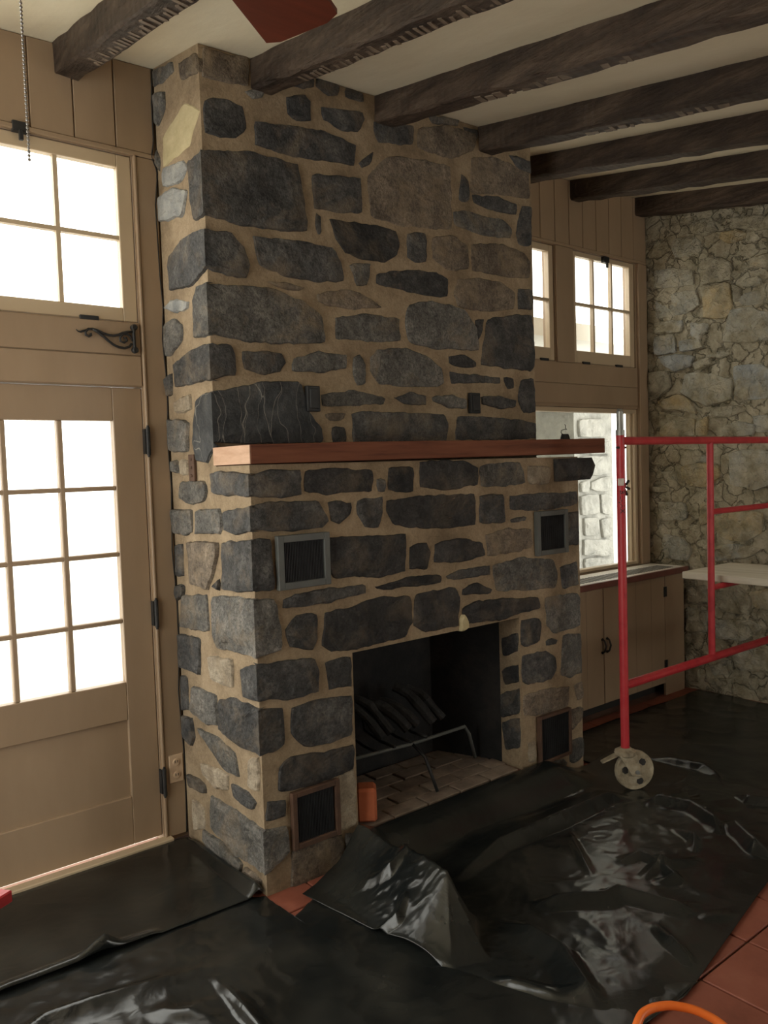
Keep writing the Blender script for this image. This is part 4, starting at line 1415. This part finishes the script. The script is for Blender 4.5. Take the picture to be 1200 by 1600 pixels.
for z_ in (.74, .22):
    MB().box((3.486, cy - .006, z_ - .035), (3.499, cy, z_ + .035)).box((3.505, cy - .006, z_ - .035), (3.518, cy, z_ + .035)).box((3.497, cy - .008, z_ - .02), (3.507, cy, z_ + .02)).build('hinge', M['iron'], dr)
ct = box('counter_edge', (2.02, cy - .03, .857), (3.765, cy - .008, .897), M['counter'], cab, bevel=.003)
box('counter_top', (2.02, cy - .007, .862), (3.765, YW - .026, .896), M['grille_white'], cab, bevel=.002)
mb = MB()
x = 2.08
while x < 3.66:
    mb.add([(x, cy + .03, .8962), (x + .015, cy + .03, .8962), (x + .023, cy + .17, .8962), (x + .008, cy + .17, .8962), (x, cy + .03, .8976), (x + .015, cy + .03, .8976), (x + .023, cy + .17, .8976), (x + .008, cy + .17, .8976)],
           [(0, 3, 2, 1), (4, 5, 6, 7), (0, 1, 5, 4), (1, 2, 6, 5), (2, 3, 7, 6), (3, 0, 4, 7)])
    x += .032
g = mb.build('grille_slots', M['slot'], cab, recalc=False)
g['kind'] = 'stuff'

# ------------------------------------------------------------------ red scaffold
YS = -0.36
sc = empty('rolling_scaffold', (1.87, YS, 0))
tag(sc, 'red steel rolling scaffold frame standing in front of the cabinet', 'scaffold')
rt = M['red_tube']
def T(name, pts, r, m=rt, parent=sc, n=14):
    return MB().tube(pts, r, n).build(name, m, parent, smooth=False)
def end_frame(ys, casters=True):
    for xp in (1.870, 3.520):
        dx = .0
        T('post', [(xp, ys, .205), (xp, ys, 1.795)], .0215)
        T('collar', [(xp, ys, 1.795), (xp, ys, 1.822)], .022, M['steel'])
        T('coupling_pin', [(xp, ys, 1.822), (xp, ys, 1.912), (xp, ys, 1.925)], [.017, .017, .011], M['steel'])
        T('lock_stud', [(xp - .036, ys - .004, 1.735), (xp + .036, ys - .004, 1.735)], .006, M['iron'])
    T('top_rail', [(1.870, ys, 1.768), (3.520, ys, 1.768)], .0205)
    T('inner_post', [(2.712, ys, .56), (2.712, ys, 1.768)], .0185)
    T('rung', [(2.712, ys, 1.367), (3.520, ys, 1.367)], .0165)
    T('rung', [(2.712, ys, .938), (3.520, ys, .938)], .0165)
    T('bottom_rail', [(1.870, ys, .545), (3.520, ys, .535)], .0225)
    for xp, an in ((1.870, -.55), (3.520, .3)):
        caster(xp, ys, an)
def caster(xp, ys, an):
    d = Vector((math.cos(an), math.sin(an), 0))          # rolling direction
    ax = Vector((-d.y, d.x, 0))
    c = Vector((xp, ys, 0)) + d * .045 + Vector((0, 0, .112))
    wh = MB().lathe([(.022, -.026), (.055, -.022), (.080, -.016), (.096, -.018), (.1, -.010), (.1, .010), (.096, .018), (.080, .016), (.055, .022), (.022, .026)], c, ax, 24).build('wheel', M['caster'], sc, smooth=False)
    for k in range(3):
        a2 = 2 * math.pi * k / 3 + .9
        p = c + (d * math.cos(a2) + Vector((0, 0, 1)) * math.sin(a2)) * .055
        for s in (-1, 1):
            q_ = p + ax * (.0215 * s)
            MB().lathe([(.019, -.002), (.019, .002)], q_, ax, 7).build('spoke_hole', M['slot'], wh)
    fk = MB()
    for s in (-1, 1):
        o_ = ax * (.034 * s)
        pv = [Vector((xp, ys, .20)) - d * .045 + o_, Vector((xp, ys, .20)) + d * .045 + o_, c + d * .022 - Vector((0, 0, .022)) + o_, c - d * .022 - Vector((0, 0, .022)) + o_]
        t_ = ax * (.005 * s)
        fk.add([p for p in pv] + [p + t_ for p in pv], [(0, 1, 2, 3), (4, 7, 6, 5), (0, 4, 5, 1), (1, 5, 6, 2), (2, 6, 7, 3), (3, 7, 4, 0)])
    fk.build('fork', M['caster'], sc)
    MB().lathe([(.046, -.006), (.052, 0), (.052, .018), (.036, .026), (.028, .034)], (xp, ys, .196), (0, 0, 1), 18).build('swivel_head', M['caster'], sc)
    MB().tube([c - ax * .045, c + ax * .045], .011, 10).build('axle', M['steel'], sc)
    bk0 = Vector((xp, ys, .19)) - d * .05
    MB().add([bk0 - ax * .02, bk0 + ax * .02, bk0 - d * .075 + ax * .014 - Vector((0, 0, .03)), bk0 - d * .075 - ax * .014 - Vector((0, 0, .03)),
              bk0 - ax * .02 + Vector((0, 0, .008)), bk0 + ax * .02 + Vector((0, 0, .008)), bk0 - d * .075 + ax * .014 - Vector((0, 0, .022)), bk0 - d * .075 - ax * .014 - Vector((0, 0, .022))],
             [(0, 3, 2, 1), (4, 5, 6, 7), (0, 1, 5, 4), (1, 2, 6, 5), (2, 3, 7, 6), (3, 0, 4, 7)]).build('brake_pedal', M['caster'], sc)
end_frame(YS)
end_frame(YS - 2.13)
# wing nut on the near post
q = px(974, 758, 1, YS)
for k, (a, b) in enumerate([((.006, -.01), (.045, .02)), ((.006, -.005), (.05, -.02)), ((.004, -.01), (.03, -.05))]):
    MB().tube([(1.890 + a[0], YS, q.z + a[1]), (1.890 + b[0], YS, q.z + b[1])], [.005, .007], 8).build('wing_nut', M['iron'], sc)
# sticker and lettering down the post, facing the room
def cyl_patch(z0, z1, a0, a1, r, n=6):
    V = []
    for z in (z0, z1):
        for i in range(n + 1):
            a = a0 + (a1 - a0) * i / n
            V.append((1.870 + r * math.cos(a), YS + r * math.sin(a), z))
    return V, [(i, i + 1, n + 2 + i, n + 1 + i) for i in range(n)]
va = math.atan2(CAM.y - YS, CAM.x - 1.87)
V, Fc = cyl_patch(1.548, 1.583, va - .75, va + .75, .0219)
st = obj('sticker', V, Fc, M['sticker'], sc)
def text_mesh(body, size):
    cu = bpy.data.curves.new('lettering', 'FONT')
    cu.body = body
    cu.size = size
    cu.align_x = 'CENTER'
    cu.align_y = 'CENTER'
    cu.extrude = .0004
    t = bpy.data.objects.new('lettering_tmp', cu)
    col.objects.link(t)
    dg = bpy.context.evaluated_depsgraph_get()
    me = bpy.data.meshes.new_from_object(t.evaluated_get(dg))
    bpy.data.objects.remove(t)
    return me
me = text_mesh('BIL-JAX', .036)
nrm = Vector((math.cos(va), math.sin(va), 0))
tang = Vector((-math.sin(va), math.cos(va), 0))         # to the camera's right
rows = [(Vector((0, 0, -1)), tang * 1.0)]
for vtx in me.vertices:
    lx, ly, lz = vtx.co
    a = va + max(-1.3, min(1.3, ly / .0218)) + 0.25
    vtx.co = (1.870 + (.0220 + lz) * math.cos(a), YS + (.0220 + lz) * math.sin(a), 1.468 - lx)
me.materials.clear()
me.materials.append(M['ink'])
lt = bpy.data.objects.new('lettering', me)
col.objects.link(lt)
lt.parent = sc
lt.location = -Vector(sc.location)

# plank lying across the scaffold rungs
pk = box('scaffold_plank', (2.83, -2.62, .9555), (3.395, -0.11, .997), M['plank'], bevel=.004)
tag(pk, 'wide pale pine plank lying across the scaffold rungs', 'plank')

# ------------------------------------------------------------------ ceiling fan
fx, fy, fz = -1.352, -2.066, 2.38
fan = empty('ceiling_fan', (fx, fy, 2.28))
tag(fan, 'ceiling fan with mahogany blades and a hanging bead pull chain', 'fan')
zc = ceil_z(fx, fy)
MB().lathe([(.065, -.002), (.06, -.04), (.03, -.07)], (fx, fy, zc + .01), (0, 0, 1), 24).build('canopy', M['iron'], fan)
MB().tube([(fx, fy, 2.50), (fx, fy, zc - .04)], .012, 12).build('downrod', M['iron'], fan)
MB().lathe([(.05, 2.37), (.12, 2.39), (.135, 2.43), (.12, 2.49), (.05, 2.52)], (fx, fy, 0), (0, 0, 1), 28).build('motor_housing', M['iron'], fan)
MB().lathe([(.03, 2.28), (.05, 2.29), (.055, 2.34), (.05, 2.372)], (fx, fy, 0), (0, 0, 1), 24).build('switch_cup', M['iron'], fan)
p_l0, p_l1 = px(370, 0, 2, fz), px(421, 73, 2, fz)
p_r0, p_r1 = px(509, 0, 2, fz), px(531, 28, 2, fz)
dirv = ((p_l1 - p_l0).normalized() + (p_r1 - p_r0).normalized()).normalized()
def blade_pts():
    L = p_l1 - dirv * .02
    Rr = p_r1 - dirv * .02
    tip = []
    for k in range(7):
        t = k / 6
        q = p_l1.lerp(p_r1, t)
        e = min(t, 1 - t)
        q = q - dirv * (.012 * max(0, 1 - e / .17) ** 2)
        tip.append(q)
    inner_r = p_r1 - dirv * .54
    inner_l = p_l1 - dirv * .54
    mid = (inner_r + inner_l) / 2
    return tip + [mid + (inner_r - mid) * .8, mid + (inner_l - mid) * .8]
bp_ = blade_pts()
base_ang = math.atan2(dirv.y, dirv.x)
for k in range(5):
    R_ = Matrix.Rotation(2 * math.pi * k / 5, 4, 'Z')
    c0 = Vector((fx, fy, 0))
    pts = [R_ @ (p - c0) + c0 for p in bp_]
    n = len(pts)
    V = pts + [p + Vector((0, 0, .008)) for p in pts]
    Fc = [tuple(range(n)), tuple(range(n, 2 * n))[::-1]] + [(i, (i + 1) % n, n + (i + 1) % n, n + i) for i in range(n)]
    b_ = obj('blade', V, Fc, M['mahogany'], fan)
    a0 = c0 + Vector((0, 0, fz + .014)) + (R_ @ Vector((dirv.x, dirv.y, 0))) * .11
    a1 = (pts[-1] + pts[-2]) / 2 + Vector((0, 0, .012)) + (R_ @ Vector((dirv.x, dirv.y, 0))) * .05
    MB().tube([a0, a1], [.014, .02], 8).build('blade_iron', M['iron'], b_)
hub = Vector((fx, fy, 0))
mb = MB()
z = 2.285
while z > 1.908:
    mb.lathe([(.0004, .0011), (.0011, 0), (.0004, -.0011)] and [(.0003, -.0012), (.0010, -.0007), (.0012, 0), (.0010, .0007), (.0003, .0012)], (fx, fy, z), (0, 0, 1), 6)
    z -= .0029
mb.tube([(fx, fy, 2.285), (fx, fy, 1.908)], .0004, 4)
sh = RT * .0165
mb.v = [(a + sh.x, b + sh.y, c) for a, b, c in mb.v]
g = mb.build('pull_chain', M['chain'], fan, recalc=False)
g['label'] = 'nickel bead pull chain'

# ------------------------------------------------------------------ red stool at the left edge of the view
zs_ = .52
cq = px(20, 1390, 2, zs_)
e1 = (px(0, 1366, 2, zs_) - cq).normalized()
e2 = (px(0, 1429, 2, zs_) - cq).normalized()
bs = (e1 + e2).normalized()
side_ = 1 if (e1.x * bs.y - e1.y * bs.x) > 0 else -1
e1 = Matrix.Rotation(-side_ * .72, 3, 'Z') @ bs
e2 = Matrix.Rotation(side_ * .72, 3, 'Z') @ bs
stl = empty('red_stool', (cq.x, cq.y, 0))
tag(stl, 'red metal stool whose corner shows at the left edge of the view', 'stool')
S_ = .36
k4 = [cq, cq + e1 * S_, cq + e1 * S_ + e2 * S_, cq + e2 * S_]
V = [p - Vector((0, 0, .035)) for p in k4] + k4
obj('seat', V, [(0, 3, 2, 1), (4, 5, 6, 7), (0, 1, 5, 4), (1, 2, 6, 5), (2, 3, 7, 6), (3, 0, 4, 7)], rt, stl, bevel=.004)
cen = (k4[0] + k4[2]) / 2
for p in k4:
    a = p.lerp(cen, .42)
    b = p.lerp(cen, .42)
    MB().tube([(a.x, a.y, .488), (b.x, b.y, .018)], .012, 10).build('leg', rt, stl)

# ------------------------------------------------------------------ plastic sheets
def interp(pl, s):
    pl = [Vector((p[0], p[1])) for p in pl]
    d = [0]
    for i in range(1, len(pl)):
        d.append(d[-1] + (pl[i] - pl[i - 1]).length)
    t = s * d[-1]
    for i in range(1, len(pl)):
        if t <= d[i] + 1e-9:
            return pl[i - 1].lerp(pl[i], (t - d[i - 1]) / max(1e-9, d[i] - d[i - 1]))
    return pl[-1]
def fold(x, y, pl, wl, wr):
    """pl = [(x, y, h)]; asymmetric ridge, wl on the left of the direction of travel"""
    best = 0
    p = Vector((x, y))
    for i in range(len(pl) - 1):
        a, b = Vector(pl[i][:2]), Vector(pl[i + 1][:2])
        ab = b - a
        t = (p - a).dot(ab) / ab.length_squared
        tc = max(0, min(1, t))
        q = a + ab * tc
        dv = p - q
        d = dv.length
        side = ab.x * dv.y - ab.y * dv.x
        wd = wl if side > 0 else wr
        k = max(0, 1 - d / wd)
        h = (pl[i][2] + (pl[i + 1][2] - pl[i][2]) * tc) * (k ** 1.25)
        if abs(h) > abs(best): best = h
    return best
def crumple(x, y, sc_, seed):
    q = Vector((x * sc_ + seed, y * sc_, seed))
    q2 = Vector((x * sc_ * 2.3, y * sc_ * 2.3 + seed, seed))
    q = q + Vector((mn.noise(q2), mn.noise(q2 + Vector((5, 5, 5))), 0)) * .5
    return (1 - abs(mn.noise(q)) * 2.2) * .6 + (1 - abs(mn.noise(q2)) * 2.0) * .35
def sheet(c1, c2, ns, nt2, hf, label):
    V, Fc = [], []
    for j in range(nt2 + 1):
        t = j / nt2
        for i in range(ns + 1):
            s = i / ns
            a, b = interp(c1, s), interp(c2, s)
            p = a.lerp(b, t)
            V.append((p.x, p.y, max(.003, hf(p.x, p.y, s, t))))
    for j in range(nt2):
        for i in range(ns):
            a = j * (ns + 1) + i
            Fc.append((a, a + 1, a + ns + 2, a + ns + 1))
    o = obj('plastic_sheet', V, Fc, M['plastic'], smooth=True, recalc=True)
    md = o.modifiers.new('film', 'SOLIDIFY')
    md.thickness = .0015
    md.offset = 1
    return tag(o, label, 'plastic sheet', 'black plastic sheets covering the floor')
def sm(a, b, x):
    t = max(0, min(1, (x - a) / (b - a)))
    return t * t * (3 - 2 * t)
def FP(l):
    return [(px(a, b, 2, .03).x, px(a, b, 2, .03).y, h) for a, b, h in l]

# by the door
fa1 = [(-.02, .60, .01), (-.035, .3, .03), (-.03, .03, .05)]
fa2 = [(-1.7, .07, .012), (-.97, .06, .02), (-.60, .045, .02), (-.46, .03, .012)]
fa3 = [(-.72, .045, .0), (-.62, .05, .05), (-.56, .055, .0)]
def hA(x, y, s, t):
    return .012 + .004 * crumple(x, y, 2.2, 3) + fold(x, y, fa1, .04, .05) + fold(x, y, fa2, .05, .04) + fold(x, y, fa3, .05, .03)
sheet([(-1.7, .685), (-.9, .69), (-.14, .695), (-.018, .67)], [(-1.7, .05), (-.965, .045), (-.457, .02), (-.012, .005)], 150, 70, hA, 'smooth black plastic sheet in front of the garden door')
# centre foreground
fb1 = FP([(330, 1515, .0), (360, 1550, .02), (400, 1600, .03), (440, 1660, .03)])
fb2 = FP([(0, 1640, .03), (70, 1585, .03), (140, 1560, .03), (230, 1530, .015), (330, 1500, 0)])
fb3 = FP([(230, 1570, .0), (300, 1575, .02), (360, 1595, .0)])
def hB(x, y, s, t):
    return .007 + .008 * crumple(x, y, 2.0, 11) * sm(-.1, -.4, y) + .004 * crumple(x, y, 6, 5) + fold(x, y, fb1, .05, .02) + fold(x, y, fb2, .04, .09) + fold(x, y, fb3, .05, .05)
sheet([(-1.7, .13), (-.9, .12), (-.45, .08), (-.10, .05), (-.012, .0), (-.007, -.21), (.15, -.13), (.34, -.06), (.6, -.10)],
      [(-1.7, -1.2), (-.9, -1.3), (-.3, -1.42), (.0, -1.42), (.3, -1.40), (.45, -1.39), (.6, -1.395), (.75, -1.39)], 220, 130, hB, 'flat black plastic sheet across the foreground in front of the chimney')
# crumpled sheet at the hearth
fc0 = [(.43, -.04, .05), (.42, -.20, .13), (.42, -.40, .18), (.38, -.64, .19), (.225, -.82, .0)]
fc1 = FP([(700, 1378, .0), (780, 1322, .05), (875, 1284, .06), (951, 1247, .045), (985, 1240, 0)])
fc2 = FP([(1000, 1252, .0), (1030, 1250, .045), (1080, 1262, .05), (1115, 1285, .05), (1125, 1300, 0)])
fc3 = FP([(830, 1412, .0), (870, 1405, .035), (945, 1402, .04), (965, 1392, .045), (1060, 1415, .03), (1090, 1425, 0)])
fc4 = FP([(1130, 1280, .0), (1150, 1295, .05), (1180, 1325, .06), (1200, 1330, .04), (1240, 1340, .02)])
fc5 = FP([(770, 1435, .0), (830, 1455, .04), (880, 1490, .05), (920, 1550, .04), (950, 1610, .02)])
fc6 = FP([(1020, 1435, .0), (1050, 1470, .03), (1090, 1505, .03), (1110, 1520, 0)])
fc7 = FP([(960, 1345, .0), (1000, 1335, .03), (1040, 1350, .035), (1100, 1340, 0)])
fc8 = FP([(1000, 1370, .0), (1030, 1350, .03), (1055, 1370, .03), (1020, 1375, 0)])
fc9 = FP([(885, 1290, 0), (910, 1340, .02), (925, 1365, 0)])
fc10 = FP([(700, 1540, .0), (800, 1535, .03), (900, 1560, .02)])
fc11 = FP([(640, 1420, .0), (620, 1450, .035), (575, 1455, .0)])
fc12 = FP([(650, 1380, .0), (610, 1400, .04), (560, 1395, .0)])
fc13 = FP([(1090, 1430, .0), (1140, 1425, .025), (1180, 1410, .0)])
fc14 = FP([(1050, 1290, .0), (1085, 1310, .04), (1085, 1330, .0)])
def hC(x, y, s, t):
    h = .016
    h += .112 * sm(-.30, -.03, y) * sm(.30, .46, x) * (1 - sm(1.62, 1.95, x))
    h += fold(x, y, fc0, .10, .25)
    h += fold(x, y, fc1, .16, .05) + fold(x, y, fc2, .05, .05) + fold(x, y, fc3, .04, .07) + fold(x, y, fc4, .05, .05) + fold(x, y, fc5, .05, .09) + fold(x, y, fc6, .03, .04)
    h += fold(x, y, fc7, .04, .04) + fold(x, y, fc8, .04, .03) + fold(x, y, fc9, .03, .03) + fold(x, y, fc10, .05, .05) + fold(x, y, fc11, .03, .03) + fold(x, y, fc12, .03, .03) + fold(x, y, fc13, .04, .04) + fold(x, y, fc14, .03, .03)
    k = sm(-.25, -.5, y)
    h += .006 * crumple(x, y, 2.4, 21) * k + .0016 * crumple(x, y, 8, 31) * (k + .3)
    kk = math.exp(-((x - .36) / .16) ** 2 - ((y + .42) / .28) ** 2)
    h += kk * .012 * crumple(x, y, 11, 41)
    h = .011 + (h - .011) * sm(0, .10, 1 - t)
    dc = math.hypot(x - 1.93, y + .35)
    return h if dc > .25 else .014 + (h - .014) * sm(.06, .25, dc)
sheet([(.10, -.10), (.30, -.035), (.6, -.026), (1.2, -.026), (1.7, -.026), (2.0, -.026), (2.30, .02)],
      [(.20, -.82), (.34, -1.2), (.46, -1.385), (.67, -1.40), (1.0, -1.34), (1.41, -1.265), (1.6, -1.235), (2.35, -1.13)], 260, 200, hC, 'crumpled shiny black plastic sheet bunched up against the hearth')
# behind the scaffold
fd1 = FP([(915, 1190, .0), (905, 1200, .04), (900, 1215, .05), (910, 1250, 0)])
fd2 = FP([(1000, 1178, .0), (1050, 1185, .03), (1100, 1195, .035), (1120, 1205, .02), (1150, 1260, .0)])
fd3 = FP([(1140, 1235, .0), (1170, 1250, .05), (1210, 1255, .05)])
fd4 = FP([(960, 1225, .0), (930, 1215, .05), (900, 1200, .0)])
def hD(x, y, s, t):
    h = .006 + .006 * crumple(x, y, 2.5, 8) + fold(x, y, fd1, .04, .04) + fold(x, y, fd2, .03, .05) + fold(x, y, fd3, .05, .05) + fold(x, y, fd4, .03, .03)
    dc = math.hypot(x - 1.93, y + .35)
    return h if dc > .25 else .006 + (h - .006) * sm(.06, .25, dc)
sheet([(2.03, .30), (2.5, .34), (3.0, .34), (3.50, .33), (3.765, .33)], [(2.1, -1.0), (2.4, -1.05), (2.9, -1.05), (3.3, -1.0), (3.765, -.95)], 140, 110, hD, 'flatter black plastic sheet between the cabinet and the rubble wall')

# ------------------------------------------------------------------ orange cord
pts = []
cpx = [(975, 1690, .02), (985, 1640, .03), (994, 1604, .06), (1002, 1584, .075), (1020, 1574, .08), (1048, 1570, .08), (1085, 1577, .07), (1120, 1594, .05), (1150, 1620, .03), (1180, 1660, .016), (1200, 1720, .016)]
for i in range(len(cpx) - 1):
    for k in range(4):
        t = k / 4
        a = [cpx[i][c] + (cpx[i + 1][c] - cpx[i][c]) * t for c in range(3)]
        q = px(a[0], a[1], 2, a[2])
        pts.append(q)
hz = .0135
pts = [Vector((.55, -2.75, hz)), Vector((.28, -2.55, hz)), Vector((.12, -2.25, hz)), Vector((.16, -1.95, hz))] + pts + [Vector((.78, -2.02, hz)), Vector((1.15, -2.3, hz)), Vector((1.6, -2.42, hz)), Vector((2.0, -2.7, hz)), Vector((2.1, -3.1, hz))]
for _ in range(2):
    pts = [pts[0]] + [(pts[i - 1] + pts[i] * 2 + pts[i + 1]) / 4 for i in range(1, len(pts) - 1)] + [pts[-1]]
tag(MB().tube(pts, .0125, 12).build('orange_hose', M['cord'], smooth=True), 'bright orange hose looping over the plastic edge onto the red tiles', 'hose')

# ------------------------------------------------------------------ porch seen through the picture window
pil = empty('porch_pillar', (5.42, 2.6, -.15))
tag(pil, 'whitewashed stone porch pillar seen through the picture window', 'pillar')
box('pillar_core', (5.09, 2.42, -.15), (5.73, 3.0, 2.62), M['white_stone'], pil)
PP = lambda p: C(830, 630, 5.7167, p)
for i, p in enumerate([[(425,150),(640,140),(655,200),(640,300),(430,300)], [(440,480),(700,470),(705,620),(600,640),(450,640)], [(440,720),(520,690),(510,790),(440,800)], [(530,700),(700,650),(710,780),(620,790),(530,770)], [(440,830),(600,815),(610,985),(450,1000)], [(620,810),(715,830),(715,990),(630,985)],
                          [(470,1030),(600,1020),(610,1170),(480,1185)], [(620,1040),(720,1020),(720,1190),(640,1200)], [(470,1220),(720,1220),(725,1360),(470,1360)], [(480,1385),(730,1385),(735,1470),(480,1480)], [(420,330),(700,330),(700,450),(430,450)]]):
    stone(pil, 'PF', PP(p), M['white_stone'], 700 + i, proud=.016, rough=.014, step=.06)
pw_ = box('porch_wall', (1.2, 3.3, -.15), (5.2, 3.5, 2.62), M['white_render'])
tag(pw_, 'white rendered porch wall beyond the picture window', 'wall', kind='structure')
pr_ = box('porch_roof', (1.2, YW + .5, 2.62), (8.0, 5.5, 2.75), M['white_render'])  # widened well out of view to shade the pillar
tag(pr_, 'white porch ceiling beyond the picture window', 'roof', kind='structure')
psw = box('porch_light_block', (1.0, YW + .12, -.15), (1.19, 3.5, 2.62), M['white_render'])  # added wall, out of view, keeps sky light off the pillar
tag(psw, 'added unseen white wall shading the porch pillar', 'wall', kind='structure')
